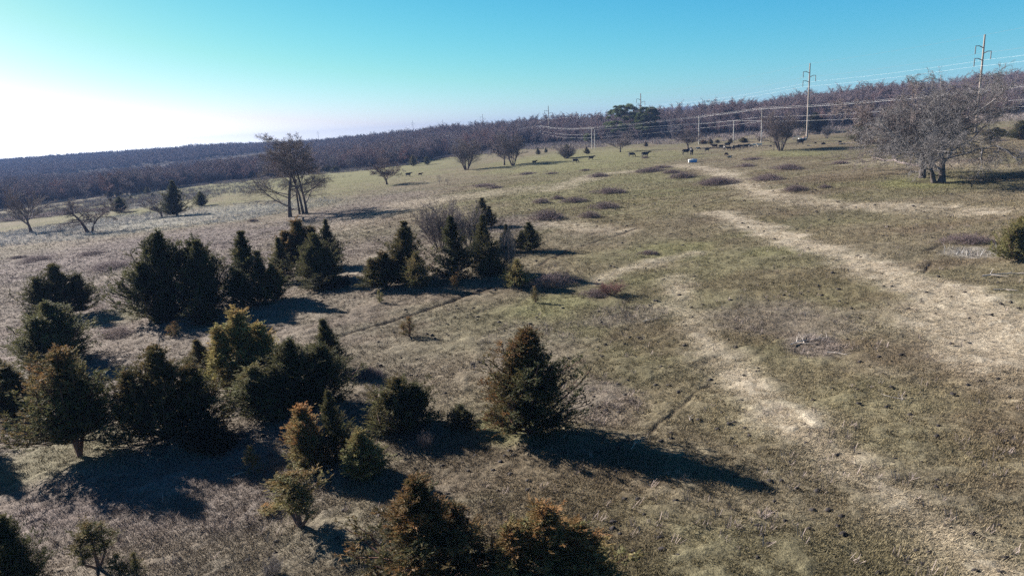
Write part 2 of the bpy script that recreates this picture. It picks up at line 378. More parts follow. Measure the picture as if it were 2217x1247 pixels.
# ------------------------------------------------------------------ grass: short tufts over the near pasture (one object, nobody could count it)
def build_grass():
    rng = np.random.default_rng(3)
    n = 580000
    u = rng.random(n); a, b = 12.0, 360.0; e = -0.25                     # radial density falls off with distance
    r = (a ** e + u * (b ** e - a ** e)) ** (1 / e)
    th = np.radians(90 + rng.uniform(-1, 1, n) * (43 + 34 * sstep(90, 40, r)))
    x, y = r * np.cos(th), r * np.sin(th)
    c, straw, dirt, ef = soil(x, y)
    keep = (rng.random(n) > dirt * 2.4) & (rng.random(n) < .5 + 1.2 * sstep(.32, .62, fbm(x / 2.6, y / 2.2, 91, 3))) & (y < edge_y(x) + 3); x, y, r, c, straw = x[keep], y[keep], r[keep], c[keep], straw[keep]
    n = len(x); z = height(x, y)
    B = 6
    lie = np.clip(straw * 1.2, 0, 1)[:, None]
    az = rng.uniform(0, 2 * np.pi, (n, B)); el = np.radians(rng.uniform(15, 75, (n, B))) * (1 - .75 * lie)
    big = (np.minimum(.7 + r / 75, 2.0) * (1 - .75 * sstep(150, 350, r)))[:, None]
    L = rng.uniform(.04, .12, (n, B)) * (1 + .6 * lie) * big; wd = rng.uniform(.0045, .0125, (n, B)) * big
    off = rng.normal(0, .05, (n, B, 2)) * big[..., None]
    P = np.stack([x[:, None] + off[..., 0], y[:, None] + off[..., 1], np.repeat(z[:, None], B, 1)], -1)
    D = np.stack([np.cos(az) * np.cos(el), np.sin(az) * np.cos(el), np.sin(el)], -1)
    S = np.stack([-np.sin(az), np.cos(az), np.zeros_like(az)], -1)
    V = np.stack([P - S * wd[..., None], P + S * wd[..., None], P + D * L[..., None]], 2).reshape(-1, 3)
    V[:, 2] += .012
    F = np.arange(len(V)).reshape(-1, 3)
    k = rng.uniform(.85, 1.5, (n, B))[..., None]
    cc = c[:, None, :] * k * np.array([1.05, 1.0, .92]); cc = np.repeat(cc[:, :, None, :], 3, 2).reshape(-1, 3)
    tag(link('grass', mesh('grass', V, [F], M_grass, {'Col': np.clip(cc, 0, .8)})), 'short winter grass and lying straw over the near pasture', 'grass', kind='stuff')
build_grass()
#@@PART2
# ------------------------------------------------------------------ eastern red cedars
def perp(rng, D):
    a = rng.normal(size=D.shape); a -= (a * D).sum(-1, keepdims=True) * D; return nrm(a)
def cedar(seed, H=4.5, R=1.9, shape='cone', nb=240, ns=30, m=7, z0=.05, leaders=((0, 0, 1, 1),), el=(8, 62), spray=.24, rust_az=None, gap=.0, trunk_r=.09, lump=.25):
    rng = np.random.default_rng(seed)
    lv, lr, lt, wood = [], [], [], []
    ph = rng.uniform(0, 6.28, 6)
    for ox, oy, hs, rs in leaders:
        h = H * hs; z_0 = z0 * H
        kb = max(8, int(nb * .62 * hs * rs)); u = rng.random(kb)
        t = (u ** (1.0 if shape == 'cone' else .85)); z = z_0 + (h - z_0) * t
        prof = {'cone': (1 - t ** 1.35) ** .85 * (.6 + .4 * np.minimum(1, (t + .08) * 5)) + .05,
                'oval': np.sqrt(np.clip(1 - ((t - .38) / .64) ** 2, 0, 1)) * .98 + .05,
                'bush': np.sqrt(np.clip(1 - ((t - .25) / .78) ** 2, 0, 1)) + .05,
                'vase': np.clip(.35 + t, 0, 1) * np.clip((1.05 - t) * 2.6, 0, 1)}[shape]
        az = rng.uniform(0, 2 * np.pi, kb)
        lobes = 1 + lump * (np.sin(2 * az + ph[0] + 3 * t) * .5 + np.sin(3 * az + ph[1] - 5 * t) * .5 + np.sin(5 * az + ph[2] + 9 * t) * .4)
        L = R * rs * prof * rng.choice([.6, .8, .95, 1.05, 1.25], kb) * rng.uniform(.85, 1.15, kb) * lobes + .08
        if gap: L *= np.where(rng.random(kb) < gap, .35, 1)
        e = np.radians(el[0] + (el[1] - el[0]) * t + rng.normal(0, 9, kb))
        k = 5; s = np.linspace(0, 1, k)
        ee = e[:, None] + np.radians(44) * (s[None] - .35)
        dr = np.cumsum(np.cos(ee), 1) / k; dz = np.cumsum(np.sin(ee), 1) / k
        dr -= dr[:, :1]; dz -= dz[:, :1]
        N = np.stack([ox + np.cos(az)[:, None] * dr * L[:, None], oy + np.sin(az)[:, None] * dr * L[:, None], (z - .35 * L * np.sin(e) * (t < .9))[:, None].clip(.03) + dz * L[:, None]], -1)
        N += rng.normal(0, .025, N.shape) * L[:, None, None] * s[None, :, None]
        wood.append(tubes(N, np.maximum(.006, (.011 * L / R * R + .006)[:, None] * (1 - .75 * s)), 3))
        nsub = 7; m2 = max(2, int(round(ns * 1.45 / nsub))); q = nsub * m2
        ts = .16 + .84 * (np.arange(nsub)[None] + rng.random((kb, nsub))) / nsub; ts = np.minimum(ts, .999)
        idx = np.minimum((ts * (k - 1)).astype(int), k - 2); f = ts * (k - 1) - idx; ar = np.arange(kb)[:, None]
        A, Bn = N[ar, idx], N[ar, idx + 1]; Ps = A + (Bn - A) * f[..., None]; T = nrm(Bn - A)
        Ds = nrm(T * .8 + perp(rng, T) * rng.uniform(.2, 1.0, (kb, nsub, 1)) + np.array([0, 0, .28]))
        Ls = (.34 * L[:, None] * (1.2 - ts) + .12) * rng.uniform(.55, 1.35, (kb, nsub))
        v = (np.arange(m2)[None, None] + rng.random((kb, nsub, m2))) / m2
        Pp = (Ps[:, :, None] + Ds[:, :, None] * (Ls[..., None] * v)[..., None] + rng.normal(0, .022, (kb, nsub, m2, 3))).reshape(kb, q, 3)
        Dd = nrm(Ds[:, :, None] * .9 + rng.normal(size=(kb, nsub, m2, 3)) * .42 + np.array([0, 0, .3])).reshape(kb, q, 3)
        tt = np.clip(ts[..., None] * .75 + .25 * v, 0, 1).reshape(kb, q)
        ll = spray * (rng.uniform(.5, 1.1, (kb, nsub, m2)) * (1.1 - .45 * v)).reshape(kb, q) * (.65 + .35 * np.minimum(1, L[:, None]))
        n = kb * q; Pp, Dd, ll = Pp.reshape(n, 3), Dd.reshape(n, 3), ll.reshape(n)
        uu = rng.uniform(0, .8, (n, m))
        base = Pp[:, None] + Dd[:, None] * (ll[:, None] * uu)[..., None]
        dd = nrm(Dd[:, None] * .9 + perp(rng, np.repeat(Dd[:, None], m, 1)) * rng.uniform(.15, .85, (n, m, 1)))
        l2 = ll[:, None] * (.62 - .38 * uu) * rng.uniform(.7, 1.2, (n, m)); wd = l2 * rng.uniform(.10, .2, (n, m))
        sd_ = perp(rng, dd)
        V = np.stack([base - sd_ * wd[..., None], base + sd_ * wd[..., None], base + dd * l2[..., None]], 2)
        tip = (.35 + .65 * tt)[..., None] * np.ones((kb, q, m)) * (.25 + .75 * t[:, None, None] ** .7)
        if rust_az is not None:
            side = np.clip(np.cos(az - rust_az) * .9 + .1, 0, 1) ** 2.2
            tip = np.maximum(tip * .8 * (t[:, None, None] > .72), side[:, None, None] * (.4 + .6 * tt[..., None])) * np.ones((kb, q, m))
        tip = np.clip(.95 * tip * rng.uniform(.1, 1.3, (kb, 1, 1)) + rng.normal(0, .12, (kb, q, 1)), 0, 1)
        rnd = np.clip(rng.random((kb, 1, 1)) * .45 + rng.random((kb, q, 1)) * .3 + rng.random((kb, q, m)) * .25, 0, 1)
        lv.append(V.reshape(-1, 3)); lt.append(np.repeat(tip.reshape(-1), 3)); lr.append(np.repeat(rnd.reshape(-1), 3))
        s2 = np.linspace(0, 1, 7)
        tr = np.stack([ox * np.minimum(1, s2 * 3) + .03 * np.sin(s2 * 5 + ph[3]), oy * np.minimum(1, s2 * 3) + .03 * np.cos(s2 * 4 + ph[4]), s2 * h * .97], -1)[None]
        wood.append(tubes(tr, (trunk_r * rs ** .5 * (1 - .9 * s2) + .008)[None], 7))
    V = np.concatenate(lv); V[:, 2] = np.maximum(V[:, 2], .01 + .03 * np.random.default_rng(seed).random(len(V)))
    cm = mesh('cedar_crown', V, [np.arange(len(V)).reshape(-1, 3)], M_cedar, {'tip': np.concatenate(lt), 'rnd': np.concatenate(lr)})
    wv, wf = merge(wood); wm = mesh('cedar_trunk', wv, wf, M_cedbark, None, True)
    qx = np.percentile(V[:, 0], [1, 99]); qy = np.percentile(V[:, 1], [1, 99])
    return dict(parts=(('trunk', wm), ('crown', cm)), w=.5 * ((qx[1] - qx[0]) + (qy[1] - qy[0])), h=float(np.percentile(V[:, 2], 99.8)))

P_ = {}
def proto(k):
    if k in P_: return P_[k]
    d = {
     'hero':  lambda: cedar(11, 4.4, 1.45, 'oval', 420, 34, 7, .05, ((0, 0, 1, 1), (-.3, .1, .72, .7)), (32, 80), .23, math.radians(178), .06, .10, .3),
     'cone1': lambda: cedar(21, 4.6, 1.5, 'cone', 330, 30, 7, .03, el=(24, 74), spray=.25, lump=.4, gap=.12),
     'cone2': lambda: cedar(22, 5.0, 1.7, 'cone', 330, 30, 7, .06, ((0, 0, 1, 1), (.5, .2, .7, .55)), (24, 74), .26, None, .14, .1, .4),
     'wide1': lambda: cedar(31, 4.8, 2.5, 'oval', 420, 34, 7, .04, ((-.35, 0, 1, .85), (.75, .2, .93, .7), (-.9, -.3, .7, .6)), (20, 76), .27, None, .12, .13, .35),
     'wide2': lambda: cedar(32, 4.4, 2.2, 'bush', 420, 34, 7, .06, ((0, 0, 1, .9), (-.8, .3, .8, .6), (.7, -.4, .76, .65)), (22, 76), .26, None, .12, .12, .35),
     'loose1': lambda: cedar(41, 3.6, 1.35, 'oval', 280, 30, 7, .06, ((0, 0, 1, .8), (.45, .2, .85, .65), (-.5, -.1, .78, .7)), (32, 80), .26, None, .2, .07, .4),
     'loose2': lambda: cedar(42, 3.2, 1.15, 'oval', 240, 28, 7, .05, ((0, 0, 1, .85), (-.4, .25, .75, .75)), (34, 80), .25, math.radians(170), .2, .06, .4),
     'bush1': lambda: cedar(51, 2.0, 1.25, 'bush', 220, 28, 7, .04, ((0, 0, 1, 1), (.4, .1, .85, .7), (-.4, .2, .8, .7)), (26, 78), .21, None, .12, .05, .35),
     'bush2': lambda: cedar(52, 1.9, .9, 'bush', 180, 26, 7, .03, ((0, 0, 1, 1),), (30, 80), .19, None, .12, .05, .35),
     'open':  lambda: cedar(61, 3.0, 1.0, 'vase', 80, 20, 7, .34, ((0, 0, 1, 1), (.3, .05, .85, .7), (-.28, -.1, .9, .6)), (25, 60), .22, None, .25, .05, .4),
     'tall':  lambda: cedar(71, 5.2, 2.1, 'oval', 360, 34, 7, .20, ((0, 0, 1, 1), (.12, .3, .8, .6), (-.14, .1, .75, .65)), (14, 74), .26, math.radians(150), .15, .075, .35),
     'sprig': lambda: cedar(81, 1.2, .38, 'oval', 46, 18, 6, .10, ((0, 0, 1, 1), (-.22, 0, .8, .8)), (35, 75), .15, None, .2, .025, .4),
     'sapling': lambda: cedar(91, 1.8, .55, 'cone', 80, 20, 7, .05, ((0, 0, 1, 1),), (10, 60), .18, None, .15, .03, .4),
    }
    P_[k] = d[k](); return P_[k]
rot_rng = random.Random(5)
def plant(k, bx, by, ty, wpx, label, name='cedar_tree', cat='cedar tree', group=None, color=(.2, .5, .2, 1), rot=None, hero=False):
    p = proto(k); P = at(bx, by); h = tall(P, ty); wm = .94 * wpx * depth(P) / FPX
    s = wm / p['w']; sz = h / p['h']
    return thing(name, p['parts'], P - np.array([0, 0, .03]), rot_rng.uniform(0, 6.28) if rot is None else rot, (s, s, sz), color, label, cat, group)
G_F = 'red cedars scattered over the near pasture'
G_C = 'red cedars of the middle thicket'
D, OL, RU = (.12, .5, .05, 1), (.3, .75, .75, 1), (.95, .75, .35, 1)
CED = [
 ('hero', 1152, 940, 712, 172, 'egg-shaped dark cedar with rust-red left side, alone on grass, casting the longest shadow', (.85, .5, .12, 1), 0.0, G_F),
 ('bush1', 868, 925, 815, 140, 'low rounded dark green cedar bush left of the rust-sided cedar, nearly as wide as tall', (.25, .55, .25, 1), None, G_F),
 ('bush2', 1000, 930, 873, 76, 'small dark cedar bush in the gap just left of the rust-sided egg-shaped cedar', (.1, .45, .1, 1), None, G_F),
 ('loose2', 788, 1040, 928, 95, 'feathery olive-brown young cedar in front of the rust and green pair', (.55, .85, .8, 1), None, G_F),
 ('cone1', 728, 1000, 845, 85, 'narrow dark spire cedar rising behind a rust-brown bushy cedar', (.15, .5, .1, 1), None, G_F),
 ('loose1', 665, 1010, 880, 110, 'rust-brown bushy cedar leaning against a dark spire cedar', (1.0, .85, .4, 1), None, G_F),
 ('sapling', 548, 1025, 963, 40, 'tiny brownish cedar sapling standing alone in shade near a fallen stick', (.5, .75, .6, 1), None, G_F),
 ('open', 645, 1140, 1020, 120, 'thin open cedar with two bare leaning stems and an olive top, beside an orange shrub', (.5, .8, .8, 1), 2.2, G_F),
 ('cone2', 925, 1310, 1030, 275, 'large dark cedar with bronze tips cut off by the bottom of the picture', (.85, .5, .15, 1), None, G_F),
 ('loose1', 1185, 1300, 1095, 215, 'loose bronze-green cedar at the bottom of the picture, right of the large dark one', (.8, .7, .7, 1), None, G_F),
 ('wide2', 35, 1275, 1120, 150, 'dark broad cedar filling the bottom left corner', D, None, G_F),
 ('open', 213, 1232, 1128, 85, 'spindly young cedar with gaps in its crown, right of the corner cedar', (.35, .6, .5, 1), None, G_F),
 ('sapling', 262, 1262, 1195, 48, 'small sapling cedar cut by the bottom edge, nearest the spindly one', (.3, .6, .5, 1), None, G_F),
 ('sapling', 300, 1258, 1192, 44, 'small sapling cedar cut by the bottom edge, second from the spindly one', (.3, .6, .4, 1), 1.0, G_F),
 ('tall', 175, 985, 755, 195, 'tall brown-tinged cedar with a bare lower trunk and a pointed feathery top', (.8, .62, .35, 1), 0.2, G_F),
 ('wide2', 370, 950, 752, 195, 'big round dark cedar with a brownish left edge, right of the bare-trunked brown cedar', (.4, .45, .3, 1), None, G_F),
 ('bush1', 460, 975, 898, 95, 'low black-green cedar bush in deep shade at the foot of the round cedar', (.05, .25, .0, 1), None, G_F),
 ('cone1', 437, 812, 735, 85, 'green cedar showing its top just behind the big round dark cedar', (.35, .6, .45, 1), None, G_F),
 ('loose1', 535, 850, 672, 125, 'golden-olive feathery cedar, the palest of the near clump', (.45, 1.0, 1.0, 1), None, G_F),
 ('loose2', 560, 905, 790, 130, 'olive cedar in front of the golden one, its lower half dark in shade', (.35, .65, .7, 1), None, G_F),
 ('wide1', 662, 885, 735, 165, 'wide deep green cedar at the right of the golden-olive one', (.12, .5, .2, 1), None, G_F),
 ('cone1', 712, 805, 690, 95, 'small pointed dark cedar peeking out behind the wide deep green one', (.12, .5, .15, 1), None, G_F),
 ('loose1', 35, 900, 790, 110, 'olive-green cedar at the left edge, below the largest left-hand cedar', (.3, .6, .5, 1), None, G_F),
 ('cone1', 5, 850, 752, 60, 'dark cedar top half hidden at the very left edge', D, None, G_F),
 ('wide1', 118, 790, 660, 180, 'large bright-topped green cedar with a ragged broad crown on the left', (.1, .65, .45, 1), None, G_F),
 ('wide2', 138, 685, 573, 115, 'rounded dark cedar standing by itself uphill of the ragged broad one, shadow to its right', (.15, .5, .2, 1), None, G_F),
 ('wide1', 390, 680, 503, 175, 'large dark cedar with twin peaks at the left end of the middle thicket', (.08, .5, .12, 1), 0.3, G_C),
 ('cone2', 447, 675, 520, 95, 'slender green peak crowded against the right side of the twin-peaked cedar', (.08, .55, .25, 1), None, G_C),
 ('bush1', 357, 697, 648, 52, 'low dark cedar shrub under the left skirt of the twin-peaked cedar', D, None, G_C),
 ('loose2', 432, 705, 645, 66, 'low brown dying cedar with a grey stem at the foot of the twin-peaked cedar', (.9, .5, .3, 1), None, G_C),
 ('sprig', 381, 727, 694, 30, 'tiny rust-brown cedar sprig alone on the grass below the twin-peaked cedar', (1, .7, .2, 1), None, G_C),
 ('cone2', 542, 655, 500, 95, 'pointed dark cedar with ragged tip in the middle of the thicket', D, None, G_C),
 ('bush2', 525, 672, 580, 75, 'squat black-green cedar in front of the ragged-tipped pointed one', (.05, .38, .05, 1), None, G_C),
 ('loose2', 598, 650, 572, 66, 'small brownish feathery cedar in front of the thicket, right of the squat dark one', (.75, .65, .5, 1), None, G_C),
 ('cone1', 614, 612, 514, 58, 'thin pointed cedar in a gap of the thicket behind the small brownish one', D, None, G_C),
 ('loose1', 655, 585, 476, 85, 'brown-tinged bushy cedar at the rear of the thicket', (.6, .55, .35, 1), None, G_C),
 ('cone1', 716, 580, 475, 58, 'slim dark spire at the rear right of the thicket', D, None, G_C),
 ('wide2', 692, 612, 506, 100, 'broad dark green cedar closing the right end of the thicket, trunk bare below', (.12, .55, .25, 1), None, G_C),
 ('bush1', 702, 626, 588, 86, 'low spreading cedar skirt under the broad right-end cedar', D, None, G_C),
 ('loose1', 835, 622, 545, 84, 'short brownish cedar at the left front of the central clump', (.4, .55, .35, 1), None, G_C),
 ('cone2', 885, 605, 478, 92, 'pointed dark cedar with brown tips behind two short cedars of the central clump', (.3, .5, .2, 1), None, G_C),
 ('bush2', 905, 625, 545, 68, 'short rounded olive-edged cedar at the right front of the pointed brown-tipped one', (.4, .62, .45, 1), None, G_C),
 ('cone1', 985, 605, 468, 92, 'darkest tall cone cedar in the central clump, in front of the bare shrubs', (.06, .42, .05, 1), None, G_C),
 ('cone1', 1052, 592, 465, 76, 'dark tiered cedar right of the darkest cone', (.15, .45, .12, 1), None, G_C),
 ('bush1', 1062, 598, 552, 60, 'low green cedar shrub at the foot of the dark tiered cedar', (.1, .5, .3, 1), None, G_C),
 ('cone2', 1047, 492, 428, 52, 'distant cedar top showing above the dark tiered cedar', (.2, .5, .2, 1), None, G_C),
 ('cone1', 1098, 545, 485, 36, 'small dark cedar behind the grey leafless shrub', D, None, G_C),
 ('cone2', 1147, 545, 481, 62, 'compact pointed cedar standing free at the right end, shadow along the cattle trail', (.12, .5, .3, 1), None, G_C),
 ('bush2', 1121, 622, 560, 64, 'golden-olive cedar bush beside the purple bramble bed', (.35, .85, .8, 1), None, G_C),
 ('bush1', 2205, 562, 468, 92, 'olive cedar half cut by the right edge of the picture', (.25, .8, .75, 1), None, G_F),
 ('sprig', 888, 727, 684, 34, 'tiny rust-tipped cedar sprig alone beside the dark cattle trail', (.9, .6, .2, 1), None, G_F),
 ('sprig', 1158, 655, 618, 18, 'thin half-dead cedar stump with a short shadow below the bramble bed', (.6, .7, .3, 1), None, G_F),
 ('sprig', 822, 657, 626, 16, 'single thin sprig of cedar in the grass below the central clump', (.2, .8, .8, 1), None, G_F),
 ('sprig', 990, 622, 588, 22, 'brown dead weed-like cedar seedling in shade under the darkest cone', (1, .6, .3, 1), None, G_F),
 ('cone2', 384, 468, 391, 50, 'dark pyramid cedar in the back left field beside a small leaning tree', (.05, .4, .05, 1), None, 'cedars of the back field'),
 ('bush1', 437, 446, 415, 28, 'small cedar alone on green grass right of the dark pyramid cedar', (.1, .55, .2, 1), None, 'cedars of the back field'),
 ('bush1', 262, 460, 426, 32, 'round cedar with a short stem left of the dark pyramid cedar', (.05, .45, .1, 1), None, 'cedars of the back field'),
 ('bush2', 895, 360, 336, 18, 'brownish little cedar at the wood edge above two walking cattle', (.35, .6, .4, 1), None, 'cedars of the back field'),
 ('bush2', 925, 357, 338, 15, 'dark little cedar at the wood edge, right of the brownish one', D, None, 'cedars of the back field'),
 ('bush2', 710, 373, 357, 17, 'conical brown-green cedar of the pair at the wood edge right of the four-trunk trees', (.4, .5, .3, 1), None, 'cedars of the back field'),
 ('bush1', 728, 374, 360, 18, 'squat darker cedar of the pair at the wood edge right of the four-trunk trees', D, None, 'cedars of the back field'),
 ('cone1', 1165, 335, 319, 11, 'upright little cedar, left of two by the pasture rise', D, None, 'cedars of the back field'),
 ('cone1', 1182, 331, 319, 9, 'smaller right-hand one of two upright little cedars by the pasture rise', D, None, 'cedars of the back field'),
 ('cone2', 1270, 334, 318, 13, 'brown-bottomed little cedar under the twin pale poles', (.4, .5, .2, 1), None, 'cedars of the back field'),
 ('cone2', 1398, 318, 306, 9, 'rusty brown little cedar below the tall steel pole by the pine', (.8, .45, .1, 1), None, 'cedars of the back field'),
 ('bush2', 1228, 343, 312, 26, 'dark ivy-like cedar inside the bare bush behind the walking cow', D, None, 'cedars of the back field'),
 ('bush1', 1523, 312, 303, 16, 'rust-brown low cedar in the row behind the herd, first beside the pale pole', (1, .6, .1, 1), None, 'cedars in a row behind the herd'),
 ('cone2', 1538, 312, 300, 11, 'upright dark olive cedar next to the rust-brown low one in the row behind the herd', (.4, .5, .5, 1), None, 'cedars in a row behind the herd'),
 ('bush2', 1553, 310, 302, 11, 'small dark cedar in the row behind the herd, after the upright olive one', (.4, .4, .3, 1), None, 'cedars in a row behind the herd'),
 ('cone2', 1582, 310, 299, 11, 'brownish upright cedar beside the thin short pole behind the herd', (.6, .5, .3, 1), None, 'cedars in a row behind the herd'),
 ('bush1', 1609, 309, 298, 19, 'broadest cedar of the row, olive and twin-lobed, behind the black cattle', (.3, .55, .6, 1), None, 'cedars in a row behind the herd'),
 ('bush2', 1645, 306, 296, 13, 'dull brown cedar behind the white cattle beside the pole', (.6, .5, .3, 1), None, 'cedars in a row behind the herd'),
 ('bush1', 1705, 298, 282, 22, 'mossy green cedar shrub left of the second tall pole', (.2, .6, .7, 1), None, 'cedars in a row behind the herd'),
 ('wide2', 1765, 290, 245, 52, 'black-green cedar mass right behind the second tall pole', (.0, .25, .0, 1), None, 'cedars at the foot of the wooded hill'),
 ('cone2', 1862, 312, 256, 46, 'olive cedar half hidden by the left limbs of the great spreading tree', (.3, .5, .6, 1), None, 'cedars at the foot of the wooded hill'),
 ('wide2', 2210, 302, 262, 60, 'dark cedar low under the bare trees at the right edge', D, None, 'cedars at the foot of the wooded hill'),
 ('wide2', 1154, 306, 280, 24, 'dark rounded cedar at the wood foot left of the pole with a cap', D, None, 'cedars at the foot of the wooded hill'),
 ('cone2', 1217, 306, 283, 17, 'dark pointed cedar at the wood foot, right of the transmission pole left of the pine', D, None, 'cedars at the foot of the wooded hill'),
 ('bush2', 1241, 306, 294, 13, 'small dark cedar at the wood foot, right of the pointed one near the pine', D, None, 'cedars at the foot of the wooded hill'),
 ('bush1', 2150, 306, 290, 26, 'low dark bush between the great spreading tree and the right edge', D, None, 'cedars at the foot of the wooded hill'),
 ('wide2', 2155, 296, 276, 50, 'mossy low cedar left of the dark one at the right edge', (.2, .5, .7, 1), None, 'cedars at the foot of the wooded hill'),
]
CED.append(('wide2', -95, 985, 800, 120, 'dark cedar just beyond the left side, seen by its shadow near the corner', D, None, G_F))
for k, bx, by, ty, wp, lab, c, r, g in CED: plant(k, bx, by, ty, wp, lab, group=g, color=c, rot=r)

for k, bx, by, ty, wp in (('bush1', 256, 424, 411, 17), ('bush2', 320, 422, 405, 15), ('bush1', 302, 416, 405, 12), ('bush2', 284, 434, 424, 9), ('bush1', 331, 428, 418, 10), ('bush2', 240, 438, 428, 9), ('bush1', 226, 412, 398, 14), ('bush2', 352, 412, 402, 10)):
    plant(k, bx, by, ty, wp, 'small dark cedar dotted among the weeds in front of the far left wood', group='small cedars among the far left weeds', color=(.1, .45, .1, 1))

# ------------------------------------------------------------------ leafless trees
def bare(seed, H, trunks, levels, twig=.012, wig=.14, name='bare', bark=M_bark, tw=M_twig):
    """trunks: list of (x, y, azimuth, elevation deg, length, radius, bend); levels: list of (children, t0, angle lo, hi, length ratio, pull up, sides, nodes)"""
    rng = np.random.default_rng(seed)
    n = len(trunks); T = np.array(trunks, float)
    S = np.stack([T[:, 0], T[:, 1], np.full(n, -.05)], -1); e = np.radians(T[:, 3])
    D0 = np.stack([np.cos(T[:, 2]) * np.cos(e), np.sin(T[:, 2]) * np.cos(e), np.sin(e)], -1)
    L, R = T[:, 4], T[:, 5]; pull = T[:, 6]
    out_ = []
    def poly(S, D0, L, k, pull, wig=wig):
        N = [S]; d = D0
        for _ in range(k - 1):
            d = nrm(d + rng.normal(size=d.shape) * wig + np.array([0, 0, 1.]) * np.asarray(pull).reshape(-1, 1) / (k - 1))
            N.append(N[-1] + d * (L / (k - 1))[:, None])
        return np.stack(N, 1)
    k = 8; N = poly(S, D0, L, k, pull, wig * .4); s = np.linspace(0, 1, k)
    Rn = R[:, None] * (1 - .72 * s) * (1 + .3 * np.exp(-s * 14))
    tv = tubes(N, Rn, 8)
    for ch, t0, a0, a1, lr, up, sides, kk in levels:
        n = len(N); kN = N.shape[1]
        t = t0 + (1 - t0) * (np.arange(ch)[None] + rng.random((n, ch))) / ch; t = np.minimum(t, .999)
        i = np.minimum((t * (kN - 1)).astype(int), kN - 2); f = t * (kN - 1) - i; ar = np.arange(n)[:, None]
        A, B = N[ar, i], N[ar, i + 1]; S = (A + (B - A) * f[..., None]).reshape(-1, 3); Tn = nrm(B - A)
        a = np.radians(rng.uniform(a0, a1, (n, ch)))[..., None]
        Dn = (Tn * np.cos(a) + perp(rng, Tn) * np.sin(a)).reshape(-1, 3)
        Lc = (L[:, None] * lr * (1.15 - .55 * t) * rng.uniform(.65, 1.25, (n, ch))).reshape(-1)
        rp = Rn[ar, i] + (Rn[ar, i + 1] - Rn[ar, i]) * f
        Rc = np.maximum(twig, rp * rng.uniform(.45, .7, (n, ch))).reshape(-1)
        low = S[:, 2] + Dn[:, 2] * Lc < .25; Dn[low, 2] = np.abs(Dn[low, 2])
        N = poly(S, nrm(Dn), Lc, kk, up); L = Lc; s = np.linspace(0, 1, kk)
        Rn = np.maximum(twig * .45, Rc[:, None] * (1 - .7 * s))
        out_.append(tubes(N, Rn, sides))
    V, F = merge(out_); tm = mesh(name + '_trunk', tv[0], [tv[1]], bark, None, True); cm = mesh(name + '_crown', V, F, tw, None, True)
    q = np.percentile(V[:, 0], [.6, 99.4]); q2 = np.percentile(V[:, 1], [.6, 99.4])
    return dict(parts=(('trunk', tm), ('crown', cm)), w=.5 * (q[1] - q[0] + q2[1] - q2[0]), h=float(np.percentile(V[:, 2], 99.8)))
def ring(n, el, L, r, bend, rad=.1, seed=0):
    g = np.random.default_rng(seed); a = np.arange(n) * 2 * np.pi / n + g.uniform(-.4, .4, n)
    return [(rad * math.cos(q), rad * math.sin(q), q, el + g.uniform(-12, 12), L * g.uniform(.75, 1.15), r * g.uniform(.6, 1.1), bend) for q in a]
B_ = {}
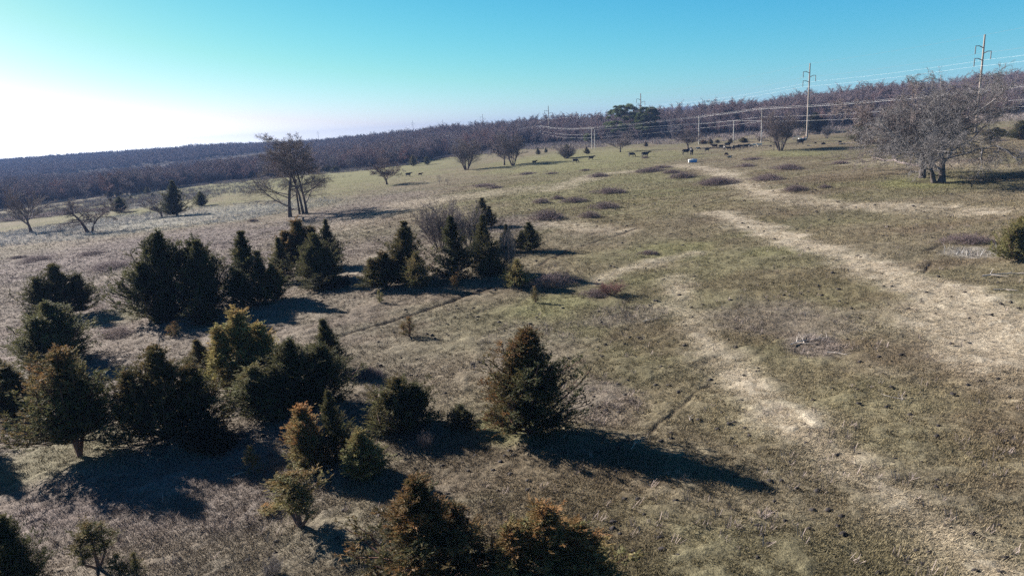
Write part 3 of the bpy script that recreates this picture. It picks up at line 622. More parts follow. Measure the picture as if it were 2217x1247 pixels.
def bproto(k):
    if k in B_: return B_[k]
    d = {
     'spread1': lambda: bare(101, 13, [(0, 0, 1.5, 84, 5.0, .27, .1)], [(11, .25, 30, 78, 1.75, .35, 6, 9), (9, .15, 25, 70, .50, .1, 4, 6), (8, .12, 25, 75, .5, -.05, 3, 5), (7, .1, 20, 70, .5, 0, 3, 4), (4, .1, 20, 60, .6, 0, 3, 3)], .012, .2, 'spreading', M_bark, M_greytwig),
     'spread2': lambda: bare(102, 13, [(0, 0, .3, 78, 5.5, .26, .1), (-.4, .3, 2.6, 80, 5.0, .17, .1)], [(9, .22, 32, 84, 1.7, .2, 6, 9), (9, .15, 25, 75, .5, .0, 4, 6), (8, .12, 25, 75, .5, -.1, 3, 5), (6, .1, 20, 70, .5, 0, 3, 4), (4, .1, 20, 60, .6, 0, 3, 3)], .012, .2, 'spreading', M_bark, M_greytwig),
     'tall1': lambda: bare(103, 16, [(0, 0, 2.9, 86, 14, .25, .05)], [(15, .16, 45, 85, .42, .2, 5, 7), (8, .2, 25, 65, .5, .15, 4, 5), (9, .15, 20, 65, .55, .1, 3, 4), (10, .1, 20, 60, .55, .05, 3, 3)], .010, .12),
     'tall2': lambda: bare(104, 16, [(0, 0, .5, 88, 14.5, .15, .05)], [(14, .45, 30, 75, .40, .3, 5, 7), (8, .2, 25, 60, .5, .2, 4, 5), (9, .15, 20, 60, .55, .1, 3, 4), (9, .1, 20, 60, .55, .05, 3, 3)], .010, .1),
     'round1': lambda: bare(105, 9, [(0, 0, 0, 88, 3.2, .2, .1)], [(11, .3, 20, 80, 1.6, .3, 5, 7), (8, .2, 20, 60, .5, .15, 4, 5), (8, .15, 20, 60, .5, .1, 3, 4), (6, .1, 20, 60, .55, .05, 3, 3), (3, .1, 20, 60, .55, .05, 3, 3)], .013, .13),
     'vase1': lambda: bare(106, 9, ring(9, 72, 7.5, .11, .25, .25, 4), [(10, .2, 15, 50, .42, .3, 4, 5), (8, .15, 20, 55, .5, .15, 3, 4), (7, .1, 20, 60, .5, .1, 3, 3), (3, .1, 20, 60, .55, .05, 3, 3)], .013, .09),
     'fan': lambda: bare(107, 9, [(0, 0, 2.2, 80, 2.6, .24, .1)], [(10, .4, 15, 65, 2.2, .1, 5, 8), (10, .2, 12, 40, .45, .12, 4, 5), (9, .1, 12, 45, .5, .1, 3, 4), (4, .1, 12, 40, .5, .1, 3, 3)], .014, .07),
     'arch': lambda: bare(108, 7, [(0, 0, 2.8, 62, 7, .26, -.75), (.7, 0, .1, 78, 7, .18, -1.5)], [(13, .22, 25, 80, .5, -.1, 5, 6), (9, .15, 25, 65, .55, -.25, 4, 5), (7, .1, 20, 65, .5, -.15, 3, 4), (5, .1, 20, 60, .5, 0, 3, 3)], .014, .12),
     'shrub': lambda: bare(109, 4, ring(24, 66, 3.6, .03, .3, .25, 8), [(9, .2, 12, 40, .42, .2, 3, 5), (7, .15, 15, 45, .5, .15, 3, 3), (4, .1, 20, 40, .5, .1, 3, 3)], .011, .08),
     'sap': lambda: bare(110, 3, [(0, 0, 0, 88, 2.6, .05, .1)], [(14, .2, 30, 60, .4, .2, 3, 4), (7, .2, 20, 55, .5, .1, 3, 3), (4, .2, 20, 55, .5, .1, 3, 3)], .01, .1),
     'wood1': lambda: bare(111, 10, [(0, 0, 0, 88, 7.0, .17, .05)], [(12, .22, 25, 70, .7, .3, 4, 5), (8, .2, 20, 60, .5, .15, 3, 4), (7, .12, 20, 60, .5, .1, 3, 3), (4, .1, 20, 60, .5, .1, 3, 2)], .019, .12, 'wood', M_bark, M_woodtwig),
     'wood2': lambda: bare(112, 10, [(0, 0, 1, 84, 6, .18, .05), (.4, .2, 2, 70, 6, .12, .3)], [(10, .15, 25, 75, .85, .25, 4, 5), (8, .2, 20, 60, .5, .15, 3, 4), (6, .12, 20, 60, .5, .1, 3, 3), (3, .1, 20, 60, .5, .1, 3, 2)], .019, .14, 'wood', M_bark, M_woodtwig),
     'wood3': lambda: bare(113, 12, [(0, 0, 1, 88, 9.5, .19, .05)], [(13, .3, 25, 60, .5, .35, 4, 5), (8, .2, 20, 55, .5, .2, 3, 4), (7, .12, 20, 60, .5, .1, 3, 3), (4, .1, 20, 60, .5, .1, 3, 2)], .019, .1, 'wood', M_bark, M_woodtwig),
    }
    B_[k] = d[k](); return B_[k]
def plant_bare(k, bx, by, ty, wpx, label, name='bare_tree', cat='leafless tree', group=None, red=.1, rot=None):
    p = bproto(k); P = at(bx, by); h = tall(P, ty); wm = wpx * depth(P) / FPX
    return thing(name, p['parts'], P - np.array([0, 0, .05]), rot_rng.uniform(0, 6.28) if rot is None else rot, (wm / p['w'],) * 2 + (h / p['h'],), (red, .5, 0, 1), label, cat, group)
BARE = [
 ('spread1', 1996, 386, 158, 315, 'great grey spreading leafless tree, the left trunk of the big pair on the right', .0, 2.4),
 ('spread2', 2038, 395, 150, 370, 'great grey spreading leafless tree, right trunk of the big pair, limbs sweeping low', .0, .2),
 ('tall1', 628, 470, 300, 165, 'thickest trunk of the group of four tall leafless trees, low limbs reaching left', .1, 2.9),
 ('tall2', 649, 464, 300, 105, 'slim leaning second trunk in the group of four tall leafless trees', .15, 1.5),
 ('tall2', 657, 463, 286, 120, 'slim straight tallest trunk in the group of four tall leafless trees', .1, 3.4),
 ('tall1', 664, 462, 305, 120, 'rightmost trunk of the group of four tall leafless trees, limbs reaching right', .1, .2),
 ('round1', 838, 400, 341, 72, 'round-crowned bare tree standing alone left of two walking cattle', .15, None),
 ('vase1', 1010, 368, 298, 72, 'bare grey tree with a bushy base by the wood corner', .1, None),
 ('round1', 1092, 358, 290, 62, 'left of two close bare trees in the middle of the pasture edge', .15, None),
 ('vase1', 1111, 359, 284, 58, 'right of two close bare trees in the middle of the pasture edge', .15, None),
 ('shrub', 1226, 344, 310, 48, 'bare bush wrapped round a dark evergreen behind a cow', .1, None),
 ('round1', 1343, 330, 288, 56, 'low round bare tree under the pine and the tall pole', .15, None),
 ('round1', 1490, 323, 278, 62, 'spreading bare tree behind two standing black cattle', .15, None),
 ('vase1', 1690, 327, 236, 74, 'many-stemmed bare tree shaped like a vase beside the herd', .1, None),
 ('sap', 1675, 327, 285, 26, 'thin bare stem beside the vase-shaped tree', .1, None),
 ('fan', 68, 504, 398, 105, 'bare tree with straight fan-like limbs in the far left field', .05, 2.0),
 ('arch', 190, 503, 428, 130, 'dark twin-stemmed bare tree with arching drooping limbs in the left field', .2, 0.0),
 ('round1', 350, 470, 428, 66, 'small dark bare tree leaning beside the pyramid cedar', .1, None),
 ('sap', 952, 401, 379, 14, 'small bare sapling, left of a pair on the open slope', .1, None),
 ('sap', 969, 400, 383, 12, 'small bare sapling, right of a pair on the open slope', .1, None),
 ('shrub', 955, 545, 428, 110, 'wide grey leafless shrub behind the darkest cone cedar', .1, None),
 ('shrub', 1018, 545, 436, 70, 'narrower grey leafless shrub behind the darkest cone cedar, right of the wide one', .1, None),
 ('shrub', 1103, 590, 488, 38, 'upright pale grey shrub between two cedars at the right of the central clump', .0, None),
 ('shrub', 1790, 300, 268, 22, 'pale whippy shrub just right of the second tall pole', .0, None),
 ('shrub', 592, 1245, 1205, 50, 'leafless grey dead shrub at the bottom edge', .0, None),
 ('shrub', 925, 975, 930, 34, 'bleached dead weed stems in the shadow left of the rust-sided cedar', .0, None),
 ('shrub', 1325, 640, 605, 60, 'low reddish thorn shrub at the right end of the bramble bed', .8, None),
]
for k, bx, by, ty, wp, lab, red, r in BARE:
    sh = k == 'shrub'
    plant_bare(k, bx, by, ty, wp, lab, 'bare_shrub' if sh else 'bare_tree', 'shrub' if sh else 'leafless tree', 'leafless shrubs in the pasture' if sh else 'leafless trees standing in the pasture', red, r)
plant('sprig', 578, 1112, 1088, 44, 'small orange-leaved shrub on the grass left of the thin two-stemmed cedar', 'orange_shrub', 'shrub', None, (1, 1.1, .9, 1))

# ------------------------------------------------------------------ pines beside the power line
def pine(seed, H, Rw):
    rng = np.random.default_rng(seed); nc = 70
    t = rng.uniform(.22, 1, nc) ** .8; az = rng.uniform(0, 6.28, nc)
    rad = Rw * (np.sqrt(np.clip(1 - ((t - .5) / .56) ** 2, 0, 1)) * .95 + .05) * np.sqrt(rng.random(nc) * .8 + .2)
    C = np.stack([rad * np.cos(az), rad * np.sin(az), t * H], -1)
    ends = C; st = np.stack([np.zeros(nc), np.zeros(nc), C[:, 2] - rad * .45], -1)
    s = np.linspace(0, 1, 4)[None, :, None]; N = st[:, None] * (1 - s) + ends[:, None] * s
    wood = [tubes(N, (.09 * (1 - .8 * s[..., 0])) * np.ones((nc, 1)), 4), tubes(np.stack([np.zeros(8), np.zeros(8), np.linspace(0, H * .95, 8)], -1)[None], (.32 * (1 - .85 * np.linspace(0, 1, 8)))[None], 8)]
    q = 420; cr = rng.uniform(.05, .105, nc) * H
    d = nrm(rng.normal(size=(nc, q, 3))); d[..., 2] = np.abs(d[..., 2]) * .9 - .25
    P = C[:, None] + d * (cr[:, None] * rng.random((nc, q)) ** .4)[..., None]
    dd = nrm(d + rng.normal(size=d.shape) * .6 + np.array([0, 0, .3])); l = rng.uniform(.35, .75, (nc, q)); sdv = perp(rng, dd); wdt = l * .16
    V = np.stack([P - sdv * wdt[..., None], P + sdv * wdt[..., None], P + dd * l[..., None]], 2).reshape(-1, 3)
    rnd = np.repeat((rng.random((nc, 1)) * .5 + rng.random((nc, q)) * .5).ravel(), 3)
    cm = mesh('pine_crown', V, [np.arange(len(V)).reshape(-1, 3)], M_pine, {'tip': rnd, 'rnd': rnd})
    wv, wf = merge(wood)
    return dict(parts=(('trunk', mesh('pine_trunk', wv, wf, M_cedbark, None, True)), ('crown', cm)), w=2.1 * Rw, h=H * 1.08)
P_['pine1'] = pine(1, 18, 8); P_['pine2'] = pine(2, 16, 5)
plant('pine1', 1352, 306, 224, 86, 'large clumpy bright green pine by the tall steel-armed pole', 'pine_tree', 'pine tree', None, (.1, .75, .5, 1))
plant('pine2', 1403, 304, 228, 56, 'smaller pine right of the pole, crown joining the large pine', 'pine_tree', 'pine tree', None, (.1, .65, .4, 1))
plant('pine2', 1272, 312, 288, 17, 'small yellow-green pine behind the twin pale poles', 'pine_tree', 'pine tree', None, (.2, 1.0, .9, 1))

# ------------------------------------------------------------------ bramble patches
def bramble(seed, n=520):
    rng = np.random.default_rng(seed)
    r = np.sqrt(rng.random(n)) * np.where(rng.random(n) < .16, 1.4, .95); a = rng.uniform(0, 6.28, n); lob = 1 + .28 * np.sin(2 * a + seed) + .2 * np.sin(5 * a + 2 * seed)
    S = np.stack([r * np.cos(a) * lob, r * np.sin(a) * lob, np.zeros(n)], -1)
    hh = np.sqrt(np.clip(1 - r ** 2, .04, 1)) * rng.uniform(.45, 1.1, n)
    k = 5; s = np.linspace(0, 1, k); az = rng.uniform(0, 6.28, n); run = rng.uniform(.1, .35, n)
    N = np.stack([S[:, :1] + np.cos(az)[:, None] * s * run[:, None], S[:, 1:2] + np.sin(az)[:, None] * s * run[:, None], np.sin(s * 2.1)[None] * hh[:, None]], -1)
    N += rng.normal(0, .02, N.shape)
    a1 = tubes(N, np.maximum(.0035, .006 * (1 - .6 * s))[None] * np.ones((n, 1)), 3)
    ch = 6; i = rng.integers(1, k - 1, (n, ch)); St = N[np.arange(n)[:, None], i].reshape(-1, 3)
    dd = nrm(rng.normal(size=St.shape) + np.array([0, 0, .5])); l = rng.uniform(.06, .2, len(St))
    s3 = np.linspace(0, 1, 3)[None, :, None]; N2 = St[:, None] + dd[:, None] * l[:, None, None] * s3
    a2 = tubes(N2, np.array([.0045, .0035, .002])[None] * np.ones((len(St), 1)), 3)
    V, F = merge([a1, a2]); V[:, 2] = np.maximum(V[:, 2], -.02)
    return mesh('bramble_canes', V, F, M_bramble, None, False)
BR = [bramble(s) for s in (1, 2, 3, 4)]
G_B = 'low purple bramble patches on the pasture'
def bpatch(cx, cy, wpx, h, label, red=.1, dy=None):
    P = at(cx, cy + 3); wm = wpx * depth(P) / FPX; j = rot_rng.randrange(4)
    o = link('bramble_patch', BR[j], None, P, rot_rng.uniform(-.3, .3), (wm / 2.2, (dy or wm * .42), h), (red, .5, 0, 1))
    return tag(o, label, 'bramble patch', G_B)
for a in [
 (1555, 396, 92, 1.3, 'largest darkest bramble mound, right beside the upper straw track'), (1408, 369, 72, .9, 'wide flat bramble patch below the grazing cow, left of the track'),
 (1432, 361, 46, .6, 'thin bramble strip just behind the wide flat patch left of the track'), (1478, 382, 58, 1.1, 'dark bramble mound between the wide flat patch and the largest mound'),
 (1455, 372, 40, .7, 'small reddish bramble patch touching the dark mound beside the track'), (1663, 387, 72, 1.0, 'bramble patch with pale grass on its right side, right of the track'), (1705, 363, 66, .9, 'long bramble patch uphill under the vase-shaped tree'),
 (1722, 410, 52, .8, 'small bramble patch in the fork of the straw tracks'), (1615, 358, 36, .7, 'small bramble patch just below the black-and-white calf'), (1628, 343, 44, .5, 'thin bramble patch nearest the herd'),
 (1296, 380, 46, .9, 'oval bramble patch at the end of the pale straw streak'), (1320, 415, 72, .9, 'long bramble patch right of the pale straw streak'), (1310, 448, 62, .9, 'bramble patch lowest but one down the middle slope'), (1277, 468, 44, .8, 'round bramble patch at the foot of the middle slope'),
 (1243, 435, 60, .8, 'long bramble patch left of two others on the middle slope'), (1184, 471, 78, 1.2, 'big purple bramble mound above the free-standing compact cedar'), (1172, 437, 36, .8, 'small dark bramble patch uphill of the big purple mound'), (1207, 428, 28, .6, 'faint bramble tuft right of the small dark patch uphill'),
 (1048, 401, 56, .7, 'faint wide bramble patch on the green slope below the two close bare trees'), (1072, 405, 36, .6, 'bramble tuft touching the faint wide patch on the green slope'), (1143, 374, 38, .5, 'bramble tuft on the green slope left of the straw streak'), (1195, 374, 30, .5, 'faint bramble tuft beyond the straw streak'),
 (1267, 367, 22, .5, 'tiny bramble tuft below two walking cattle'), (1785, 404, 26, .5, 'tiny bramble tuft left of the great spreading tree'), (1820, 352, 34, .6, 'bramble patch at the left tips of the great spreading tree'), (2095, 522, 92, .7, 'wide bramble bed with bleached grass before the right edge cedar'),
 (1205, 612, 100, .9, 'large thorny bramble bed right of the golden-olive cedar bush'), (1290, 638, 62, .5, 'thin reddish bramble patch at the end of the thorny bed'), (1405, 547, 40, .35, 'faint weed patch on the curve of the straw track'),
 (250, 722, 90, .55, 'pinkish seedhead weed bed by the shadow of the lone rounded cedar'), (790, 812, 80, .5, 'brown weed patch in the shadow of the wide deep green cedar'), (80, 560, 80, .6, 'long weedy bramble patch in the left field, farthest left'), (40, 556, 40, .4, 'small weedy patch at the left margin of the field'),
 (200, 548, 66, .5, 'weedy patch beside white grass in the left field'), (120, 463, 130, 1.1, 'long reddish-grey brush patch behind the fan-limbed bare tree'), (235, 452, 90, 1.0, 'brush patch behind the twin-stemmed arching tree'), (30, 474, 90, 1.0, 'brush patch at the left margin behind the fan-limbed tree'),
 (240, 575, 110, .6, 'broad purple weed bed above the lone rounded cedar'), (160, 620, 60, .4, 'thin purple weeds left of the lone rounded cedar'), (530, 555, 50, .4, 'small weed patch behind the ragged-tipped cedar'),
 (1397, 340, 16, .7, 'little thorn tuft right under the lone standing cow'), (630, 452, 26, .4, 'weed tuft at the foot of the four tall trees'), (548, 477, 22, .6, 'stubby dry weeds left of the four tall trees')]:
    bpatch(*a)
for o in col.objects:
    if o.get('category') == 'bramble patch' and 'pinkish' in o['label'] : o.color = (.8, .5, 0, 1)
#@@PART3
# ------------------------------------------------------------------ the wood: edge trees one by one, the mass behind as stuff
wr = random.Random(17); wn = np.random.default_rng(17)
WOODK = ['wood1', 'wood2', 'wood3']
def inview(P, m=0.04):
    u, v = proj(P); return -m * PW < u < PW * (1 + m) and P[1] > 5
ZL = [('bare tree in the purple-grey wood edge along the far left field', 'bare trees at the left wood edge'),
      ('bare tree in the wood edge between the four tall trees and the two close ones', 'bare trees at the middle wood edge'),
      ('bare tree at the foot of the wooded hill behind the power poles', 'bare trees at the foot of the wooded hill')]
def edge_tree(x, y, hgt, kd, red):
    p = bproto(kd); z = float(height(x, y)); sx = hgt / p['h'] * wr.uniform(.9, 1.25)
    u = proj((x, y, z))[0]; zi = 0 if u < 560 else (1 if u < 1140 else 2)
    return thing('wood_tree', p['parts'], (x, y, z - .1), wr.uniform(0, 6.28), (sx, sx, hgt / p['h']), (red, .5, 0, 1), ZL[zi][0], 'leafless tree', ZL[zi][1])
cnt = 0
lx = np.linspace(-430, 330, 4000); pts = []
for tries in range(9000):
    if cnt >= 250: break
    x = wr.uniform(-420, 300); y = float(edge_y(x)) + (wr.random() ** 1.6) * (34 if x < 20 else 30) + (0 if x < 20 else 8)
    P = np.array([x, y, float(height(x, y))])
    if not inview(P): continue
    if any((x - a) ** 2 + (y - b) ** 2 < 3.4 ** 2 for a, b in pts): continue
    pts.append((x, y)); cnt += 1
    edge_tree(x, y, wr.uniform(7.5, 13.5) if x < 20 else wr.uniform(5.5, 9.0), wr.choice(WOODK), max(0, wr.gauss(.25, .3)) if x < 0 else max(0, wr.gauss(.1, .15)))
far_src = [[o for o in bpy.data.objects if o.data == m] for k in WOODK for m in [bproto(k)['parts'][0][1], bproto(k)['parts'][1][1]]]
def far_wood():
    n = 270000; x = wn.uniform(-1900, 1000, n); y = wn.uniform(190, 2100, n)
    r = np.hypot(x, y); ok = (y - edge_y(x) > np.where(x < 20, 30, 34)) & (np.abs(x) < y * .82 + 20)
    pr = np.clip((620 / r) ** 1.0, .25, 1); ok &= wn.random(n) < pr
    # a few clearings in the far valley
    ok &= fbm(x / 160, y / 160, 301, 3) < np.where(r > 800, .66, .9)
    x, y = x[ok], y[ok]
    # near rows are filled more densely
    m = 14000; x2 = wn.uniform(-520, 420, m); y2 = wn.uniform(190, 640, m); k = (y2 - edge_y(x2) > np.where(x2 < 20, 26, 30)) & (np.abs(x2) < y2 * .82 + 20)
    x, y = np.concatenate([x, x2[k]]), np.concatenate([y, y2[k]]); n = len(x); r = np.hypot(x, y)
    V = np.stack([x, y, height(x, y) - .2], -1)
    me = bpy.data.meshes.new('far_wood'); me.vertices.add(n); me.vertices.foreach_set('co', V.astype(np.float32).ravel()); me.update()
    def attr(nm, ty, v, f='value'):
        a = me.attributes.new(nm, ty, 'POINT'); a.data.foreach_set(f, np.ascontiguousarray(v).ravel())
    idx = wn.integers(0, 3, n); idx[wn.random(n) < .05] = 3
    attr('kindx', 'INT', idx.astype(np.int32))
    s = wn.uniform(.75, 1.15, n) * (.72 + .6 * fbm(x / 24, y / 24, 311, 2)) * np.where(idx == 3, 1.1, .95) * (1 - .2 * sstep(450, 900, r))
    wide = s * wn.uniform(.95, 1.35, n)
    attr('sz', 'FLOAT_VECTOR', np.stack([wide, wide, s], -1).astype(np.float32), 'vector')
    attr('rotz', 'FLOAT_VECTOR', np.stack([0 * s, 0 * s, wn.uniform(0, 6.28, n)], -1).astype(np.float32), 'vector')
    o = link('far_wood', me)
    ng = bpy.data.node_groups.new('scatter_wood', 'GeometryNodeTree')
    ng.interface.new_socket('Geometry', in_out='INPUT', socket_type='NodeSocketGeometry'); ng.interface.new_socket('Geometry', in_out='OUTPUT', socket_type='NodeSocketGeometry')
    N, Lk = ng.nodes.new, ng.links.new
    gi, go = N('NodeGroupInput'), N('NodeGroupOutput')
    jn = N('GeometryNodeJoinGeometry'); srcs = []
    ced = P_['wide2']['parts']
    for parts in [bproto(k)['parts'] for k in WOODK] + [ced]:
        j = N('GeometryNodeJoinGeometry')
        for _, m_ in parts:
            ob = next(q for q in bpy.data.objects if q.data == m_)
            oi = N('GeometryNodeObjectInfo'); oi.transform_space = 'ORIGINAL'; oi.inputs['Object'].default_value = ob; Lk(oi.outputs['Geometry'], j.inputs[0])
        g2 = N('GeometryNodeGeometryToInstance'); Lk(j.outputs[0], g2.inputs[0]); srcs.append(g2)
    for g2 in reversed(srcs): Lk(g2.outputs[0], jn.inputs[0])
    ip = N('GeometryNodeInstanceOnPoints'); Lk(gi.outputs[0], ip.inputs['Points']); Lk(jn.outputs[0], ip.inputs['Instance']); ip.inputs['Pick Instance'].default_value = True
    def na(nm, ty):
        a = N('GeometryNodeInputNamedAttribute'); a.data_type = ty; a.inputs['Name'].default_value = nm
        return next(q for q in a.outputs if q.enabled and q.name == 'Attribute')
    Lk(na('kindx', 'INT'), ip.inputs['Instance Index']); Lk(na('sz', 'FLOAT_VECTOR'), ip.inputs['Scale'])
    er = N('FunctionNodeEulerToRotation'); Lk(na('rotz', 'FLOAT_VECTOR'), er.inputs[0]); Lk(er.outputs[0], ip.inputs['Rotation'])
    Lk(ip.outputs[0], go.inputs[0])
    md = o.modifiers.new('scatter', 'NODES'); md.node_group = ng
    o.color = (.15, .35, .1, 1)
    tag(o, 'leafless winter wood covering the far hills and valley', 'wood', kind='stuff')
    print('FAR WOOD', n)
far_wood()

# ------------------------------------------------------------------ tall dry weeds between the pasture and the wood
def dry_weeds():
    rng = np.random.default_rng(77); n = 15000
    x = rng.uniform(-60, 330, n); y = edge_y(x) + rng.uniform(-30, 22, n) * sstep(-60, 40, x)
    m = 5000; x2 = rng.uniform(-330, -60, m); y2 = edge_y(x2) + rng.uniform(-22, 5, m)
    m3 = 2600; c = at(325, 428); x3 = c[0] + rng.normal(0, 26, m3); y3 = c[1] + rng.normal(0, 22, m3)
    m4 = 3200; c4 = at(130, 466); x4 = c4[0] + rng.normal(0, 30, m4); y4 = c4[1] + np.abs(rng.normal(0, 26, m4))
    x, y = np.concatenate([x, x2, x3, x4]), np.concatenate([y, y2, y3, y4])
    k = fbm(x / 7, y / 6, 401, 3) > .42; x, y = x[k], y[k]; n = len(x); z = height(x, y)
    B = 12; az = rng.uniform(0, 6.28, (n, B)); el = np.radians(rng.uniform(35, 88, (n, B))); L = rng.uniform(.5, 1.5, (n, 1)) * rng.uniform(.6, 1.2, (n, B))
    P = np.stack([x[:, None] + rng.normal(0, .35, (n, B)), y[:, None] + rng.normal(0, .35, (n, B)), np.repeat(z[:, None], B, 1) - .02], -1)
    Dd = np.stack([np.cos(az) * np.cos(el), np.sin(az) * np.cos(el), np.sin(el)], -1); S = np.stack([-np.sin(az), np.cos(az), 0 * az], -1) * rng.uniform(.012, .03, (n, B, 1))
    V = np.stack([P - S, P + S, P + Dd * L[..., None] + S * .6, P + Dd * L[..., None] - S * .6], 2).reshape(-1, 3)
    o = link('dry_weeds', mesh('dry_weeds', V, [np.arange(len(V)).reshape(-1, 4)], M_weed)); o.color = (.1, .5, 0, 1)
    tag(o, 'tall pale dry weeds between the pasture and the wood', 'weeds', kind='stuff')
dry_weeds()
def frost_weeds():
    rng = np.random.default_rng(78); V0 = []
    for cx, cy, a, b, s in FROST:
        n = int(min(2600, a * b * 2.2)); q = np.sqrt(rng.random(n)) * 1.1; t = rng.uniform(0, 6.28, n)
        V0.append(np.stack([cx + a * q * np.cos(t), cy + b * q * np.sin(t)], -1))
    X = np.concatenate(V0); x, y = X[:, 0], X[:, 1]; n = len(x); z = height(x, y); B = 9
    az = rng.uniform(0, 6.28, (n, B)); el = np.radians(rng.uniform(40, 88, (n, B))); L = rng.uniform(.25, .7, (n, B))
    P = np.stack([x[:, None] + rng.normal(0, .25, (n, B)), y[:, None] + rng.normal(0, .25, (n, B)), np.repeat(z[:, None], B, 1)], -1)
    Dd = np.stack([np.cos(az) * np.cos(el), np.sin(az) * np.cos(el), np.sin(el)], -1); S = np.stack([-np.sin(az), np.cos(az), 0 * az], -1) * .02
    V = np.stack([P - S, P + S, P + Dd * L[..., None]], 2).reshape(-1, 3)
    c = np.repeat(rng.uniform(.25, .5, (n * B, 1)) * np.array([[1., .98, .98]]), 3, 0)
    tag(link('bleached_weeds', mesh('bleached_weeds', V, [np.arange(len(V)).reshape(-1, 3)], M_grass, {'Col': c})), 'bleached grey-white weeds in the left field', 'weeds', kind='stuff')
frost_weeds()

def dead_weeds():
    rng = np.random.default_rng(79); X = []
    for cx, cy, a, b, s in WEED:
        n = int(np.clip(a * b * 9 * s, 120, 1500)); q = np.sqrt(rng.random(n)) * 1.05; t = rng.uniform(0, 6.28, n); X.append(np.stack([cx + a * q * np.cos(t), cy + b * q * np.sin(t)], -1))
    n = 2600; r = np.exp(rng.uniform(math.log(17), math.log(130), n)); th = np.radians(90 + rng.uniform(-40, 40, n)); X.append(np.stack([r * np.cos(th), r * np.sin(th)], -1))
    X = np.concatenate(X); x, y = X[:, 0], X[:, 1]; k = fbm(x / 2.2, y / 1.8, 501, 3) > .5; x, y = x[k], y[k]; n = len(x); z = height(x, y); B = 9
    az = rng.uniform(0, 6.28, (n, B)); el = np.radians(rng.uniform(25, 85, (n, B))); L = rng.uniform(.12, .34, (n, 1)) * rng.uniform(.6, 1.2, (n, B))
    P = np.stack([x[:, None] + rng.normal(0, .07, (n, B)), y[:, None] + rng.normal(0, .07, (n, B)), np.repeat(z[:, None], B, 1)], -1)
    Dd = np.stack([np.cos(az) * np.cos(el), np.sin(az) * np.cos(el), np.sin(el)], -1); S = np.stack([-np.sin(az), np.cos(az), 0 * az], -1) * rng.uniform(.005, .010, (n, B, 1))
    V = np.stack([P - S, P + S, P + Dd * L[..., None] + S * .7, P + Dd * L[..., None] - S * .7], 2).reshape(-1, 3)
    c = np.repeat((rng.uniform(.5, 1.35, (n, 1, 1)) * rng.uniform(.7, 1.3, (n, B, 1)) * np.array([.25, .205, .185])).reshape(-1, 3), 4, 0)
    tag(link('dead_weeds', mesh('dead_weeds', V, [np.arange(len(V)).reshape(-1, 4)], M_grass, {'Col': c})), 'knee-low dead weed stalks dotted over the near pasture', 'weeds', kind='stuff')
dead_weeds()

# ------------------------------------------------------------------ cattle
def cow_mesh(pose):
    T = []
    def tb(pts, rad, sides=10, sq=1.0):
        p = np.array(pts, float); r = np.array(rad, float)
        d0, d1 = p[0] - p[1], p[-1] - p[-2]
        p = np.concatenate([[p[0] + d0 / np.linalg.norm(d0) * r[0] * .45], p, [p[-1] + d1 / np.linalg.norm(d1) * r[-1] * .45]]); r = np.concatenate([[.004], r, [.004]])
        v, f = tubes(p[None], r[None], sides)
        if sq != 1: v[:, 1] = p[0, 1] + (v[:, 1] - p[0, 1]) * sq
        T.append((v, f))
    dz = -.62 if pose == 'lie' else 0
    tb([(-.86, 0, 1.12 + dz), (-.7, 0, 1.08 + dz), (-.35, 0, 1.0 + dz), (0, 0, .97 + dz), (.35, 0, 1.0 + dz), (.62, 0, 1.04 + dz), (.8, 0, 1.05 + dz)], [.2, .31, .38, .41, .40, .37, .26], 14, .78)
    if pose == 'graze': nk, hd = [(.7, 0, 1.08), (1.0, 0, .82), (1.2, 0, .5)], [(1.17, 0, .52), (1.3, 0, .3), (1.36, 0, .1)]
    else: nk, hd = [(.66, 0, 1.12 + dz), (.95, 0, 1.28 + dz), (1.14, 0, 1.42 + dz)], [(1.1, 0, 1.42 + dz), (1.32, 0, 1.33 + dz), (1.54, 0, 1.2 + dz)]
    tb(nk, [.30, .22, .16], 10, .75); tb(hd, [.15, .125, .085], 10, .85)
    for s in (-1, 1):
        h0 = np.array(hd[0]); tb([h0 + [0, s * .1, .02], h0 + [-.02, s * .24, .03], h0 + [-.03, s * .32, 0]], [.05, .07, .025], 6)
        if pose == 'lie':
            tb([(.6, s * .22, .4), (.8, s * .25, .12), (.45, s * .24, .06)], [.12, .08, .05], 8); tb([(-.6, s * .3, .4), (-.2, s * .42, .2), (-.6, s * .45, .08), (-.3, s * .46, .06)], [.22, .14, .07, .05], 8)
        else:
            st = .08 * s if pose == 'walk' else .03 * s
            tb([(.52, s * .17, .95), (.54 + st, s * .17, .6), (.53 + st * 2, s * .17, .32), (.55 + st * 2.4, s * .17, .03)], [.17, .1, .065, .06], 8)
            tb([(-.62, s * .18, 1.0), (-.52 - st, s * .19, .72), (-.76 - st * 1.6, s * .18, .45), (-.72 - st * 2, s * .18, .2), (-.68 - st * 2, s * .18, .03)], [.24, .15, .075, .055, .06], 8)
    tb([(-.9, 0, 1.25 + dz), (-1.0, 0, 1.1 + dz), (-1.02, 0, .8 + dz * .8), (-1.0, 0, .5 + dz * .6)], [.045, .035, .03, .05], 6)
    v, f = merge(T); me = mesh('cow_tmp', v, f); o = bpy.data.objects.new('cow_tmp', me); col.objects.link(o)
    md = o.modifiers.new('r', 'REMESH'); md.mode = 'VOXEL'; md.voxel_size = .036; md.use_smooth_shade = True
    sm = o.modifiers.new('s', 'SMOOTH'); sm.iterations = 2; sm.factor = .5
    dg = bpy.context.evaluated_depsgraph_get(); r = bpy.data.meshes.new_from_object(o.evaluated_get(dg)); bpy.data.objects.remove(o); r.name = 'cow'
    return r
